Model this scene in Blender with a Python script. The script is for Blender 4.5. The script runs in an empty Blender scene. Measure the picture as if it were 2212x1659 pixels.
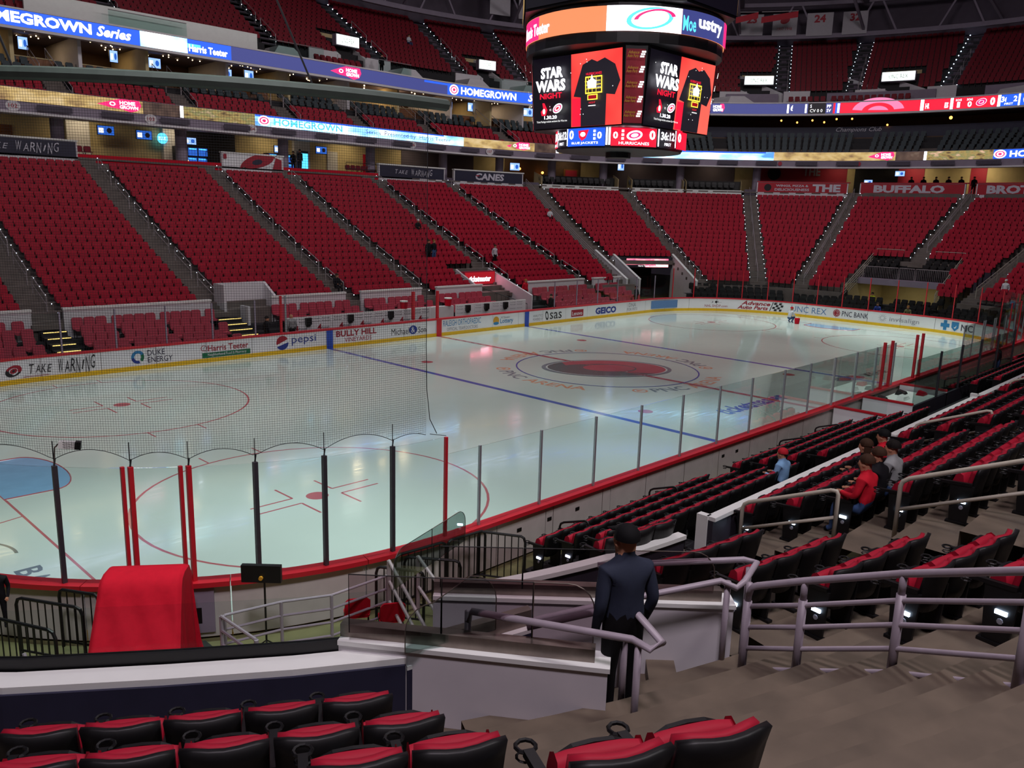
import bpy, math, random
from mathutils import Vector, Matrix
R_ = math.radians; PI = math.pi; sin, cos, hyp = math.sin, math.cos, math.hypot
SC = bpy.context.scene; COL = SC.collection; random.seed(7)
# ---------------------------------------------------------------- camera, world, lights, exposure
CP = Vector((-32.3761, -24.8513, 7.5612)); YAW, PIT, ROL = .770935, -.206973, .0288775
fw = Vector((cos(YAW)*cos(PIT), sin(YAW)*cos(PIT), sin(PIT))); rt = Vector((sin(YAW), -cos(YAW), 0)); up = rt.cross(fw)
rt, up = rt*cos(ROL)+up*sin(ROL), up*cos(ROL)-rt*sin(ROL)
cam = bpy.data.cameras.new('camera'); cam.sensor_fit = 'HORIZONTAL'; cam.sensor_width = 36; cam.lens = 36*1771.44/2212
cam.clip_start = .05; cam.clip_end = 400
co = bpy.data.objects.new('camera', cam); COL.objects.link(co)
co.matrix_world = Matrix(((rt.x, up.x, -fw.x, CP.x), (rt.y, up.y, -fw.y, CP.y), (rt.z, up.z, -fw.z, CP.z), (0, 0, 0, 1)))
SC.camera = co
wd = bpy.data.worlds.new('arena_air'); SC.world = wd; wd.use_nodes = True
wd.node_tree.nodes['Background'].inputs[0].default_value = (.55, .42, .60, 1); wd.node_tree.nodes['Background'].inputs[1].default_value = .02
SC.view_settings.view_transform = 'Standard'; SC.view_settings.look = 'None'; SC.view_settings.gamma = 1
SC.view_settings.use_curve_mapping = False; SC.view_settings.exposure = 0
SC.cycles.use_denoising = True; SC.cycles.max_bounces = 6; SC.cycles.diffuse_bounces = 2; SC.cycles.glossy_bounces = 3
SC.cycles.transmission_bounces = 5; SC.cycles.transparent_max_bounces = 14; SC.cycles.caustics_reflective = False; SC.cycles.caustics_refractive = False
SC.cycles.sample_clamp_indirect = 6
def lamp(name, kind, loc, tgt, power, col, size=1., spot=60, blend=.6, size_y=None):
    l = bpy.data.lights.new(name, kind); l.energy = power; l.color = col
    if kind == 'AREA':
        l.size = size
        if size_y: l.shape = 'RECTANGLE'; l.size_y = size_y
    else: l.shadow_soft_size = size
    if kind == 'SPOT': l.spot_size = R_(spot); l.spot_blend = blend
    o = bpy.data.objects.new(name, l); COL.objects.link(o); o.location = loc
    o.rotation_euler = (Vector(tgt)-Vector(loc)).to_track_quat('-Z', 'Y').to_euler(); return o
ICEC = (.86, 1, .93)
# rink floodlights on the catwalks (half of the rig is on)
for x, y, tx, ty, pw, sp in ((-27, -12, -26, -9.5, 5200, 40), (-17, -14, -17.5, -10.5, 3300, 36), (-6, -15, -6, -11.5, 3600, 36), (6, -15, 6, -12, 4200, 36), (18, -14, 18, -11, 4600, 38),
                             (2, 14, 1, 11.5, 3200, 34), (12, 14, 11, 11.5, 3000, 36), (22, 10, 22, 9, 3000, 40), (29, 2, 27.5, 0, 6200, 42), (26, -9, 25, -8, 4200, 40),
                             (-14, 12, -16, 9, 1600, 44), (-24, 4, -24, 2, 2600, 46), (-8, 4, -8, 0, 1900, 48), (8, 0, 8, 0, 1800, 48), (16, 3, 17, 2, 1500, 46)):
    lamp('rink_floodlight', 'SPOT', (x, y, 27), (tx, ty, 0), pw*2.65, ICEC, .35, sp, .9)
# broad lights over the stands; the last two are added near-corner fill
for x in (-21, -4, 13, 28): lamp('stand_fill_light', 'AREA', (x, 9, 28), (x, 27, 5), 1150, (1, .93, .95), 4)
lamp('stand_fill_light', 'AREA', (22, -4, 28), (44, -2, 5), 1700, (1, .9, .95), 4)
lamp('stand_fill_light', 'AREA', (-12, -6, 28), (-16, -20, 2), 900, (1, .9, .97), 4)
lamp('stand_fill_light', 'AREA', (-34, -26, 24), (-26.5, -19.5, 2), 2300, (1, .86, .98), 2.5)  # added fill to brighten the underlit white vomitory walls
lamp('stand_fill_light', 'AREA', (-20, -30, 24), (-17, -14, .5), 1900, (1, .93, .95), 3)  # added fill for the near boards and floor rows
# ---------------------------------------------------------------- materials
def lin(h):
    if isinstance(h, str): c = [int(h[i:i+2], 16)/255 for i in (0, 2, 4)]
    else: c = [v/255 for v in h]
    return [v/12.92 if v <= .04045 else ((v+.055)/1.055)**2.4 for v in c]+[1]
MATS = {}
def mat(name, col, rough=.6, metal=0, spec=.5, ns=0, na=.15, bump=0, coat=0, nz=3):
    """procedural surface: colour broken up by noise, optional bump"""
    m = bpy.data.materials.new(name); m.use_nodes = True; nt = m.node_tree; b = nt.nodes['Principled BSDF']; c = lin(col)
    b.inputs['Base Color'].default_value = c; b.inputs['Roughness'].default_value = rough; b.inputs['Metallic'].default_value = metal
    b.inputs['Specular IOR Level'].default_value = spec; b.inputs['Coat Weight'].default_value = coat
    if ns:
        tc = nt.nodes.new('ShaderNodeTexCoord'); n = nt.nodes.new('ShaderNodeTexNoise'); n.inputs['Scale'].default_value = ns; n.inputs['Detail'].default_value = nz
        nt.links.new(tc.outputs['Object'], n.inputs['Vector'])
        mx = nt.nodes.new('ShaderNodeMix'); mx.data_type = 'RGBA'; nt.links.new(n.outputs['Fac'], mx.inputs[0])
        mx.inputs[6].default_value = [v*(1-na*1.6) for v in c[:3]]+[1]; mx.inputs[7].default_value = [min(1, v*(1+na*1.6)) for v in c[:3]]+[1]
        nt.links.new(mx.outputs[2], b.inputs['Base Color'])
        if bump:
            bp = nt.nodes.new('ShaderNodeBump'); bp.inputs['Strength'].default_value = bump; bp.inputs['Distance'].default_value = .02
            nt.links.new(n.outputs['Fac'], bp.inputs['Height']); nt.links.new(bp.outputs[0], b.inputs['Normal'])
    MATS[name] = m; return m
def emi(name, col, st=1.):
    m = bpy.data.materials.new(name); m.use_nodes = True; nt = m.node_tree; b = nt.nodes['Principled BSDF']
    b.inputs['Base Color'].default_value = (.01, .01, .01, 1); b.inputs['Emission Color'].default_value = lin(col); b.inputs['Emission Strength'].default_value = st
    b.inputs['Roughness'].default_value = .5; MATS[name] = m; return m
def led(name, stops, scale, st=1., vec=(1, 1, 1)):
    """a lit screen showing a blotchy picture: noise through a colour ramp"""
    m = emi(name, '000000', st); nt = m.node_tree; b = nt.nodes['Principled BSDF']
    tc = nt.nodes.new('ShaderNodeTexCoord'); mp = nt.nodes.new('ShaderNodeMapping'); mp.inputs['Scale'].default_value = vec
    n = nt.nodes.new('ShaderNodeTexNoise'); n.inputs['Scale'].default_value = scale; n.inputs['Detail'].default_value = 4
    r = nt.nodes.new('ShaderNodeValToRGB'); e = r.color_ramp.elements
    e[0].position, e[0].color = stops[0][0], lin(stops[0][1]); e[1].position, e[1].color = stops[-1][0], lin(stops[-1][1])
    for p, c in stops[1:-1]: q = e.new(p); q.color = lin(c)
    nt.links.new(tc.outputs['Object'], mp.inputs[0]); nt.links.new(mp.outputs[0], n.inputs['Vector']); nt.links.new(n.outputs['Fac'], r.inputs[0]); nt.links.new(r.outputs[0], b.inputs['Emission Color'])
    return m
def glass(name, col=(1, 1, 1), alpha=.1, rough=.02):
    """thin clear sheet: mostly see-through with a faint mirror"""
    m = bpy.data.materials.new(name); m.use_nodes = True; nt = m.node_tree; nt.nodes.clear()
    o = nt.nodes.new('ShaderNodeOutputMaterial'); t = nt.nodes.new('ShaderNodeBsdfTransparent'); t.inputs[0].default_value = (*col, 1)
    g = nt.nodes.new('ShaderNodeBsdfGlossy'); g.inputs['Roughness'].default_value = rough; g.inputs[0].default_value = (.9, .95, .95, 1)
    f = nt.nodes.new('ShaderNodeLayerWeight'); f.inputs[0].default_value = alpha; h = nt.nodes.new('ShaderNodeMath'); h.operation = 'MULTIPLY'; h.inputs[1].default_value = .55; nt.links.new(f.outputs['Fresnel'], h.inputs[0]); x = nt.nodes.new('ShaderNodeMixShader')
    nt.links.new(h.outputs[0], x.inputs[0]); nt.links.new(t.outputs[0], x.inputs[1]); nt.links.new(g.outputs[0], x.inputs[2]); nt.links.new(x.outputs[0], o.inputs[0])
    MATS[name] = m; return m
M = MATS
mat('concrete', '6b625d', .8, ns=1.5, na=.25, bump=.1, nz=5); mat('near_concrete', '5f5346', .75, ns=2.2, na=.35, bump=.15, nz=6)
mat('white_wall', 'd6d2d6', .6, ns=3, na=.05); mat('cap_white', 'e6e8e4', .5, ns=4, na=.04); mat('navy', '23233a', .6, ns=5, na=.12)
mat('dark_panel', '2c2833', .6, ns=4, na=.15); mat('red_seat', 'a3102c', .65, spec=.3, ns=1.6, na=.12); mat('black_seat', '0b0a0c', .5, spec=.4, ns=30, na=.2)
mat('riser_red_hazed', 'b04052', .7, spec=.3, ns=25, na=.12); mat('club_seat', '27363c', .6, ns=20, na=.25); mat('upper_seat', '7a0e22', .6, spec=.3, ns=20, na=.15)  # riser chair red has the pinkish haze of the rink glass mixed in
mat('rail', 'a79da0', .4, .1, ns=6, na=.08); mat('rail_near', 'a398a2', .45, .05, ns=9, na=.08); mat('rail_cream', 'b9b2a2', .45, ns=8, na=.06); mat('black_metal', '0d0d0f', .45, ns=9, na=.3); mat('steel', '8b8078', .35, .75, ns=7, na=.25)
mat('red_cap', 'c4202e', .4, ns=4, na=.06); mat('board_white', 'e9e9ec', .35, ns=2, na=.03); mat('board_back', 'c2bdb8', .55, ns=2.5, na=.10); mat('yellow', 'e6b80e', .4, ns=5, na=.06)
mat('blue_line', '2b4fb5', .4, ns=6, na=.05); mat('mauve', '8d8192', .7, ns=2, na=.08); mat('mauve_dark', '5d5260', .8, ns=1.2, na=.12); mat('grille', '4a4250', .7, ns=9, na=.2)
mat('tan_wall', 'cdb98a', .7, ns=1.5, na=.12); mat('wood', '7a4a22', .5, ns=3, na=.25); mat('charcoal', '17151a', .7, ns=4, na=.2); mat('brown_wall', '57402f', .7, ns=2, na=.2)
mat('post_grey', '4a474e', .4, .4, ns=7, na=.1); mat('post_silver', 'a6a9b0', .35, .5, ns=7, na=.08); mat('net_cord', '1c1d20', .8, ns=20, na=.1); mat('bar_green', '3b443f', .6, ns=5, na=.15)
mat('scoreboard_black', '0c0b0f', .5, ns=6, na=.2); mat('banner_white', 'b9b3bb', .8, ns=4, na=.05); mat('banner_red', 'b01f30', .7, ns=3, na=.08); mat('sign_red', 'a5203a', .6, ns=3, na=.08)
mat('lettering_white', 'c9c6d2', .6, ns=8, na=.04); mat('lettering_dark', '2b2640', .6, ns=8, na=.04); mat('lettering_red', 'a0182e', .6, ns=8, na=.04); mat('lettering_blue', '24378c', .6, ns=8, na=.04); mat('lettering_sky', '2f7fb5', .6, ns=8, na=.04)
mat('lettering_black', '17161a', .6, ns=8, na=.04); mat('lettering_green', '0f6a45', .6, ns=8, na=.04); mat('lettering_slate', '5d83b5', .6, ns=8, na=.04); mat('lettering_gold', 'd39a2a', .6, ns=8, na=.04); mat('lettering_grey', '8f8f96', .6, ns=8, na=.04)
mat('cloth_red', 'c4142b', .85, spec=.15, ns=9, na=.08, bump=.2); mat('mat_black', '1f2422', .8, ns=14, na=.3); mat('floor_olive', '6e6b47', .7, ns=2, na=.2)
emi('led_white', 'f4f2ff', 3.2); emi('led_blue', '2358e0', 1.5); emi('led_purple', '5a62b8', .55); emi('led_pink', 'ff2266', 1.9); emi('led_red', 'ff1a3c', 1.1); emi('led_dark', '120c1c', .5); emi('led_softwhite', 'ffffff', 1.5); emi('led_swirl', 'ff8fc0', 1.0)
emi('step_glow', 'cfe4ff', 14); emi('tv_glow', '8fb4ff', 1.5); emi('tv_blue', '2a62c8', 1.1); emi('warm_bulb', 'ffd9a0', 22); emi('sign_glow', 'dff5e6', 2.6); emi('lamp_orange', 'ff9a3c', 7); emi('exit_red', 'ff2040', 2.5); emi('led_orange', 'e88a5c', 1.3); emi('led_yellow', 'ffd23c', 2.2); emi('led_shirt', '3a3442', .35)
emi('led_crimson', 'd01428', .6); emi('led_cyan', '5ad2ff', 1.6); emi('tread_glow', 'ffd27a', 1.6)
led('led_autumn', ((.3, '5a4430'), (.45, 'b3985c'), (.55, '8a8a58'), (.68, 'f0c0a0')), 1.1, .95, (1, 1, 2.5)); led('led_gold', ((.3, '8a6a4a'), (.5, 'cfae6e'), (.7, 'e8cc9a')), .8, 1.0, (1, 1, 2)); led('led_brown', ((.3, '4a3630'), (.6, '7a5f52'), (.75, 'a08a78')), 1.2, .6)
led('led_sky', ((.30, '3a6aff'), (.5, '9adcff'), (.62, 'ffffff'), (.8, 'ffffff')), .35, 3.0, (1, 1, 3)); led('led_wood_floor', ((.3, '5a4a2a'), (.5, 'a08a50'), (.62, 'e0a060'), (.75, 'e8f0e0')), .9, .9, (3, 3, .6)); led('led_sunset', ((.3, '5a2a6a'), (.45, 'ff7a8a'), (.6, 'ffb0b0'), (.75, 'ffffff')), .6, 2.2, (1, 1, 3)); led('led_redfade', ((.3, 'e01020'), (.7, 'ff6a5a')), .15, 1.3)
glass('clear_glass', (.93, .97, .96), .12); glass('near_glass', (.93, .97, .97), .10); glass('tint_glass', (.82, .9, .88), .14); glass('smoke_glass', (.80, .74, .76), .10)
# ---------------------------------------------------------------- mesh helpers
WM = {}                                                      # world matrices of thing empties
def W(o): return WM.get(o.name, Matrix.Identity(4)) if o else Matrix.Identity(4)
class MB:
    def __init__(s): s.v, s.f, s.m = [], [], []
    def add(s, vs, fs, mi=0):
        b = len(s.v); s.v += [tuple(p) for p in vs]; s.f += [tuple(b+i for i in f) for f in fs]; s.m += [mi]*len(fs); return s
    def box(s, x0, y0, z0, x1, y1, z1, mi=0):
        return s.hexa([(x0, y0, z0), (x1, y0, z0), (x1, y1, z0), (x0, y1, z0), (x0, y0, z1), (x1, y0, z1), (x1, y1, z1), (x0, y1, z1)], mi)
    def hexa(s, p, mi=0): return s.add(p, [(3, 2, 1, 0), (4, 5, 6, 7), (0, 1, 5, 4), (1, 2, 6, 5), (2, 3, 7, 6), (3, 0, 4, 7)], mi)
    def bar(s, p, q, w, h, mi=0):                            # rectangular bar, w sideways, h upwards
        p, q = Vector(p), Vector(q); d = (q-p).normalized(); a = d.cross(Vector((0, 0, 1)))
        a = a.normalized() if a.length > 1e-6 else Vector((1, 0, 0)); u = a.cross(d); a *= w/2; u *= h/2
        return s.hexa([p-a-u, q-a-u, q+a-u, p+a-u, p-a+u, q-a+u, q+a+u, p+a+u], mi)
    def tube(s, pts, r, n=6, mi=0, closed=False):
        pts = [Vector(p) for p in pts]; N = len(pts); rs = r if isinstance(r, (list, tuple)) else [r]*N; b = len(s.v); up0 = None
        for i, p in enumerate(pts):
            d = (pts[(i+1) % N]-pts[i-1]) if closed else (pts[min(i+1, N-1)]-pts[max(i-1, 0)])
            d = d.normalized() if d.length > 1e-9 else Vector((0, 0, 1))
            if up0 is None: up0 = Vector((0, 0, 1)) if abs(d.z) < .9 else Vector((1, 0, 0))
            a = d.cross(up0); a = a.normalized() if a.length > 1e-6 else d.orthogonal().normalized(); u = a.cross(d).normalized(); up0 = u
            s.v += [tuple(p+(a*cos(2*PI*k/n)+u*sin(2*PI*k/n))*rs[i]) for k in range(n)]
        for i in range(N if closed else N-1):
            for k in range(n):
                j = (i+1) % N; s.f.append((b+i*n+k, b+i*n+(k+1) % n, b+j*n+(k+1) % n, b+j*n+k)); s.m.append(mi)
        if not closed: s.f += [tuple(b+k for k in range(n))[::-1], tuple(b+(N-1)*n+k for k in range(n))]; s.m += [mi, mi]
        return s
    def cyl(s, c, r, z0, z1, n=12, mi=0, r2=None):
        b = [(c[0]+r*cos(2*PI*k/n), c[1]+r*sin(2*PI*k/n), z0) for k in range(n)]; r2 = r if r2 is None else r2
        t = [(c[0]+r2*cos(2*PI*k/n), c[1]+r2*sin(2*PI*k/n), z1) for k in range(n)]
        return s.add(b+t, [tuple(range(n))[::-1], tuple(range(n, 2*n))]+[(k, (k+1) % n, n+(k+1) % n, n+k) for k in range(n)], mi)
    def grid(s, P, nu, nv, mi=0):                            # P(i,j) point function
        b = len(s.v); s.v += [tuple(P(i, j)) for i in range(nu) for j in range(nv)]
        for i in range(nu-1):
            for j in range(nv-1): s.f.append((b+i*nv+j, b+(i+1)*nv+j, b+(i+1)*nv+j+1, b+i*nv+j+1)); s.m.append(mi)
        return s
    def ball(s, c, r, nu=8, nv=6, mi=0, sq=(1, 1, 1)):
        s.grid(lambda i, j: (c[0]+r*sq[0]*sin(PI*j/(nv-1))*cos(2*PI*i/nu), c[1]+r*sq[1]*sin(PI*j/(nv-1))*sin(2*PI*i/nu), c[2]+r*sq[2]*cos(PI*j/(nv-1))), nu+1, nv, mi); return s
    def wall(s, path, z0, z1, th=0, mi=0):                   # sheet along a plan path; th = thickness to the outside (right-hand normal)
        n = len(path)
        z0s = z0 if isinstance(z0, (list, tuple)) else [z0]*n; z1s = z1 if isinstance(z1, (list, tuple)) else [z1]*n
        if not th: return s.grid(lambda i, j: (*path[i][:2], (z0s, z1s)[j][i]), n, 2, mi)
        nn = []
        for i in range(n):
            a, b = Vector(path[max(i-1, 0)][:2]), Vector(path[min(i+1, n-1)][:2]); d = (b-a).normalized(); nn.append(Vector((d.y, -d.x)))
        q = [(path[i], (path[i][0]+nn[i].x*th, path[i][1]+nn[i].y*th)) for i in range(n)]; b = len(s.v)
        for i in range(n): s.v += [(*q[i][0][:2], z0s[i]), (*q[i][0][:2], z1s[i]), (*q[i][1], z1s[i]), (*q[i][1], z0s[i])]
        for i in range(n-1):
            for k in range(4): s.f.append((b+i*4+k, b+i*4+(k+1) % 4, b+i*4+4+(k+1) % 4, b+i*4+4+k)); s.m.append(mi)
        s.f += [(b, b+3, b+2, b+1), (b+4*n-4, b+4*n-3, b+4*n-2, b+4*n-1)]; s.m += [mi, mi]; return s
    def build(s, name, mats, parent=None, smooth=False, local=False):
        me = bpy.data.meshes.new(name); v = s.v
        if parent is not None and not local:
            i = W(parent).inverted(); v = [tuple(i @ Vector(p)) for p in v]
        me.from_pydata(v, [], s.f)
        for m in (mats if isinstance(mats, (list, tuple)) else [mats]): me.materials.append(M[m] if isinstance(m, str) else m)
        if len(me.materials) > 1: me.polygons.foreach_set('material_index', s.m)
        if smooth: me.polygons.foreach_set('use_smooth', [True]*len(s.f))
        me.update(); return link(name, me, parent)
def link(name, me, parent=None):
    o = bpy.data.objects.new(name, me); COL.objects.link(o)
    if parent is not None: o.parent = parent; WM[o.name] = W(parent)
    return o
def tag(o, label=None, cat=None, group=None, kind=None):
    for k, x in (('label', label), ('category', cat), ('group', group), ('kind', kind)):
        if x: o[k] = x
    return o
def thing(name, label, cat, loc=(0, 0, 0), rz=0, group=None):
    o = bpy.data.objects.new(name, None); COL.objects.link(o); o.location = loc; o.rotation_euler = (0, 0, rz)
    WM[o.name] = Matrix.Translation(loc) @ Matrix.Rotation(rz, 4, 'Z'); return tag(o, label, cat, group)
def struct(o): o['kind'] = 'structure'; return o
def stuff(o, label=None, cat=None): return tag(o, label, cat, kind='stuff')
def dup(root, loc, rz, label=None, group=None):
    r = root.copy(); COL.objects.link(r); r.location = loc; r.rotation_euler = (0, 0, rz); WM[r.name] = Matrix.Translation(loc) @ Matrix.Rotation(rz, 4, 'Z')
    if label: r['label'] = label
    if group: r['group'] = group
    for ch in list(root.children):
        c = ch.copy(); COL.objects.link(c); c.parent = r
        for g in ch.children: d = g.copy(); COL.objects.link(d); d.parent = c
    return r
class Surf:
    """a printed face: (u, v) in metres -> point; every put_ call lies one hair nearer the viewer than the last"""
    def __init__(s, o=None, ux=None, vx=None, n=None, path=None, z0=0, eps=.002, base=.002):
        s.o, s.ux, s.vx, s.n, s.path, s.z0, s.eps, s.k = Vector(o or (0, 0, 0)), Vector(ux or (1, 0, 0)), Vector(vx or (0, 0, 1)), Vector(n or (0, -1, 0)), path, z0, eps, base/eps
    def up(s): s.k += 1
    def __call__(s, u, v):
        d = s.eps*s.k
        if s.path: x, y, nx, ny = s.path(u); return Vector((x+nx*d, y+ny*d, s.z0+v))
        return s.o+s.ux*u+s.vx*v+s.n*d
TXT = {}
def flat_text(txt, bold=0, shear=0):
    """outline of a word as flat polygons, normalised to the unit box"""
    k = (txt, bold, shear)
    if k in TXT: return TXT[k]
    cu = bpy.data.curves.new('t', 'FONT'); cu.body = txt; cu.size = 1; cu.resolution_u = 2; cu.offset = bold; cu.shear = shear; cu.fill_mode = 'FRONT'; cu.space_line = .9; cu.align_x = 'CENTER'
    o = bpy.data.objects.new('t', cu); COL.objects.link(o)
    me = bpy.data.meshes.new_from_object(o.evaluated_get(bpy.context.evaluated_depsgraph_get()))
    v = [tuple(p.co) for p in me.vertices]; f = [tuple(p.vertices) for p in me.polygons]
    bpy.data.objects.remove(o); bpy.data.curves.remove(cu); bpy.data.meshes.remove(me)
    if not v: v, f = [(0, 0, 0), (1, 0, 0), (0, 1, 0)], [(0, 1, 2)]
    x0, x1 = min(p[0] for p in v), max(p[0] for p in v); y0, y1 = min(p[1] for p in v), max(p[1] for p in v)
    TXT[k] = ([((p[0]-x0)/max(x1-x0, 1e-6), (p[1]-y0)/max(y1-y0, 1e-6)) for p in v], f); return TXT[k]
def put_text(mb, txt, F, u0, v0, w, h, mi=0, bold=0, shear=0, sl=0):
    F.up(); v, f = flat_text(txt, bold, shear); mb.add([F(u0+p[0]*w, v0+p[1]*h+sl*p[0]) for p in v], f, mi); return mb
def put_rect(mb, F, u0, v0, w, h, mi=0, n=1):
    F.up(); mb.grid(lambda i, j: F(u0+w*i/n, v0+h*j), n+1, 2, mi); return mb
def put_ell(mb, F, uc, vc, a, b, mi=0, rot=0, n=24, a0=0, a1=2*PI, hole=0, shift=(0, 0)):
    """filled ellipse, or a ring/crescent when hole>0 (inner ellipse scaled by hole and shifted)"""
    F.up()
    def pt(t, k, sx=0, sy=0):
        x, y = a*k*cos(t)+sx, b*k*sin(t)+sy; return F(uc+x*cos(rot)-y*sin(rot), vc+x*sin(rot)+y*cos(rot))
    if not hole: mb.add([pt(a0+(a1-a0)*i/n, 1) for i in range(n)], [tuple(range(n))], mi)
    else: mb.grid(lambda i, j: pt(a0+(a1-a0)*i/n, (1, hole)[j], *((0, 0), shift)[j]), n+1, 2, mi)
    return mb
def put_poly(mb, F, pts, mi=0): F.up(); mb.add([F(*p) for p in pts], [tuple(range(len(pts)))], mi); return mb
def roundel(mb, F, u, v, r, mi=(0, 1, 2), asp=1.5):
    """swirling storm emblem: dark ring, white band, red eye, tilted"""
    a, b, t = r*asp, r, .35
    put_ell(mb, F, u, v, a, b, mi[1], t); 
    put_ell(mb, F, u, v, a*.93, b*.93, mi[0], t, a0=2.2, a1=5.9, hole=.62, shift=(.10*a, .06*b)); put_ell(mb, F, u, v, a*.93, b*.93, mi[2], t, a0=-.7, a1=2.4, hole=.62, shift=(-.10*a, -.06*b))
    put_ell(mb, F, u, v, a*.42, b*.42, mi[2], t); put_ell(mb, F, u, v, a*.17, b*.17, mi[0], t); return mb
# ---------------------------------------------------------------- the rink: ice, markings, dasher boards, glass
L2, W2, RC = 30.48, 12.95, 8.53; ft = .3048
def rink_at(s, off=0.):
    """point and outward normal on the boards' plan; s runs from the far straight's west end eastward, then round"""
    P = [2*(L2-RC), PI/2*RC, 2*(W2-RC), PI/2*RC, 2*(L2-RC), PI/2*RC, 2*(W2-RC), PI/2*RC]; s %= sum(P); i = 0
    while s > P[i]: s -= P[i]; i += 1
    a, b = L2-RC, W2-RC; C4 = [(a, b), (a, -b), (-a, -b), (-a, b)]
    if i % 2 == 0:
        n = [(0, 1), (1, 0), (0, -1), (-1, 0)][i//2]; st = [(-a, W2), (L2, b), (a, -W2), (-L2, -b)][i//2]; d = [(1, 0), (0, -1), (-1, 0), (0, 1)][i//2]
        return st[0]+d[0]*s+n[0]*off, st[1]+d[1]*s+n[1]*off, n[0], n[1]
    t = [PI/2, 0, -PI/2, PI][i//2]-s/RC; c = C4[i//2]
    return c[0]+cos(t)*(RC+off), c[1]+sin(t)*(RC+off), cos(t), sin(t)
RLEN = 4*(L2-RC)+4*(W2-RC)+2*PI*RC
def rpath(s0, s1, off, step=.45):
    n = max(1, math.ceil((s1-s0)/step)); return [rink_at(s0+(s1-s0)*i/n, off)[:2] for i in range(n+1)]
im = mat('ice', 'c9d8d0', .09, spec=.5, ns=.35, na=.035); nt = im.node_tree; bs = nt.nodes['Principled BSDF']; bs.inputs['Roughness'].default_value = .085
tcn = nt.nodes.new('ShaderNodeTexCoord'); mp_ = nt.nodes.new('ShaderNodeMapping'); mp_.inputs['Scale'].default_value = (1, 9, 1); mp_.inputs['Rotation'].default_value = (0, 0, .3)
nn = nt.nodes.new('ShaderNodeTexNoise'); nn.inputs['Scale'].default_value = 1.2; nn.inputs['Detail'].default_value = 6; mr = nt.nodes.new('ShaderNodeMapRange'); mr.inputs[1].default_value = .3; mr.inputs[2].default_value = .75; mr.inputs[3].default_value = .05; mr.inputs[4].default_value = .17
nt.links.new(tcn.outputs['Object'], mp_.inputs[0]); nt.links.new(mp_.outputs[0], nn.inputs['Vector']); nt.links.new(nn.outputs['Fac'], mr.inputs[0]); nt.links.new(mr.outputs[0], bs.inputs['Roughness'])
ice = MB(); ice.add([(*p, 0) for p in rpath(0, RLEN, .02)[:-1]], [tuple(range(len(rpath(0, RLEN, .02))-1))[::-1]])
FLOOR_ICE = struct(ice.build('floor_ice', 'ice'))
def paint(name, rgb):
    m = mat(name, rgb, .1, ns=2, na=.08); return m
for n_, c_ in (('paint_red', 'b5646a'), ('paint_blue', '5064b0'), ('paint_crease', '86b4d8'), ('paint_grey', '5c6b6c'), ('paint_orange', 'd8a082'), ('paint_dark', '7b8a92'), ('paint_white', 'dfe8e4'), ('paint_thin', 'b28a8e')): paint(n_, c_)
PK = ['paint_red', 'paint_blue', 'paint_crease', 'paint_grey', 'paint_orange', 'paint_dark', 'paint_white', 'paint_thin']
G = Surf((0, 0, 0), (1, 0, 0), (0, 1, 0), (0, 0, 1), eps=.0002, base=.0006)
def ice_mark(name, fn):
    b = MB(); fn(b); o = b.build(name, [M[k] for k in PK], FLOOR_ICE); return o
for sx in (-1, 1):
    ice_mark('ice_line', lambda b: put_rect(b, G, sx*25.5*ft-.15, -W2, .30, 2*W2, 1))
    xg = sx*27.13; yg = 4.42+math.sqrt(RC**2-(27.13-21.95)**2)
    ice_mark('ice_line', lambda b: put_rect(b, G, xg-.03, -yg, .06, 2*yg, 0))
    def crease(b):
        pts = [(xg, -1.83), (xg-sx*1.2, -1.83)]+[(xg-sx*(1.2+.75*cos(t)), 1.83*sin(t)) for t in [R_(-80+160*i/14) for i in range(15)]]+[(xg-sx*1.2, 1.83), (xg, 1.83)]
        put_poly(b, G, pts, 2); G.up(); b.tube([(p[0], p[1], .003) for p in pts], .02, 4, 0)
    ice_mark('goal_crease', crease)
    for sy in (-1, 1): ice_mark('ice_line', lambda b: b.bar((xg, sy*3.35, .001), (sx*L2, sy*4.27, .001), .05, .002, 0))
    for sy in (-1, 1):
        cx, cy = sx*69*ft, sy*22*ft
        def circ(b):
            put_ell(b, G, cx, cy, 4.6, 4.6, 0, n=64, hole=4.53/4.6); put_ell(b, G, cx, cy, .30, .30, 0, n=20)
            for ax in (-1, 1):
                for ay in (-1, 1):
                    x, y = cx+ax*.61, cy+ay*.23
                    b.bar((x, y, .001), (x+ax*1.2, y, .001), .06, .002, 0); b.bar((x, y, .001), (x, y+ay*.9, .001), .06, .002, 0)
                    b.bar((cx+ax*.86, cy+ay*4.5, .001), (cx+ax*.86, cy+ay*5.15, .001), .05, .002, 0)
        ice_mark('faceoff_circle', circ)
        ice_mark('faceoff_dot', lambda b: put_ell(b, G, sx*20*ft, sy*22*ft, .30, .30, 0, n=20))
def centre(b):
    put_rect(b, G, -.15, -W2, .11, 2*W2, 0); put_rect(b, G, .04, -W2, .11, 2*W2, 0); put_rect(b, G, -.04, -W2, .08, 2*W2, 7)
    for k in range(40): put_rect(b, G, -.04, -W2+.65*k, .08, .3, 0)
ice_mark('ice_line', centre)
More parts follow.
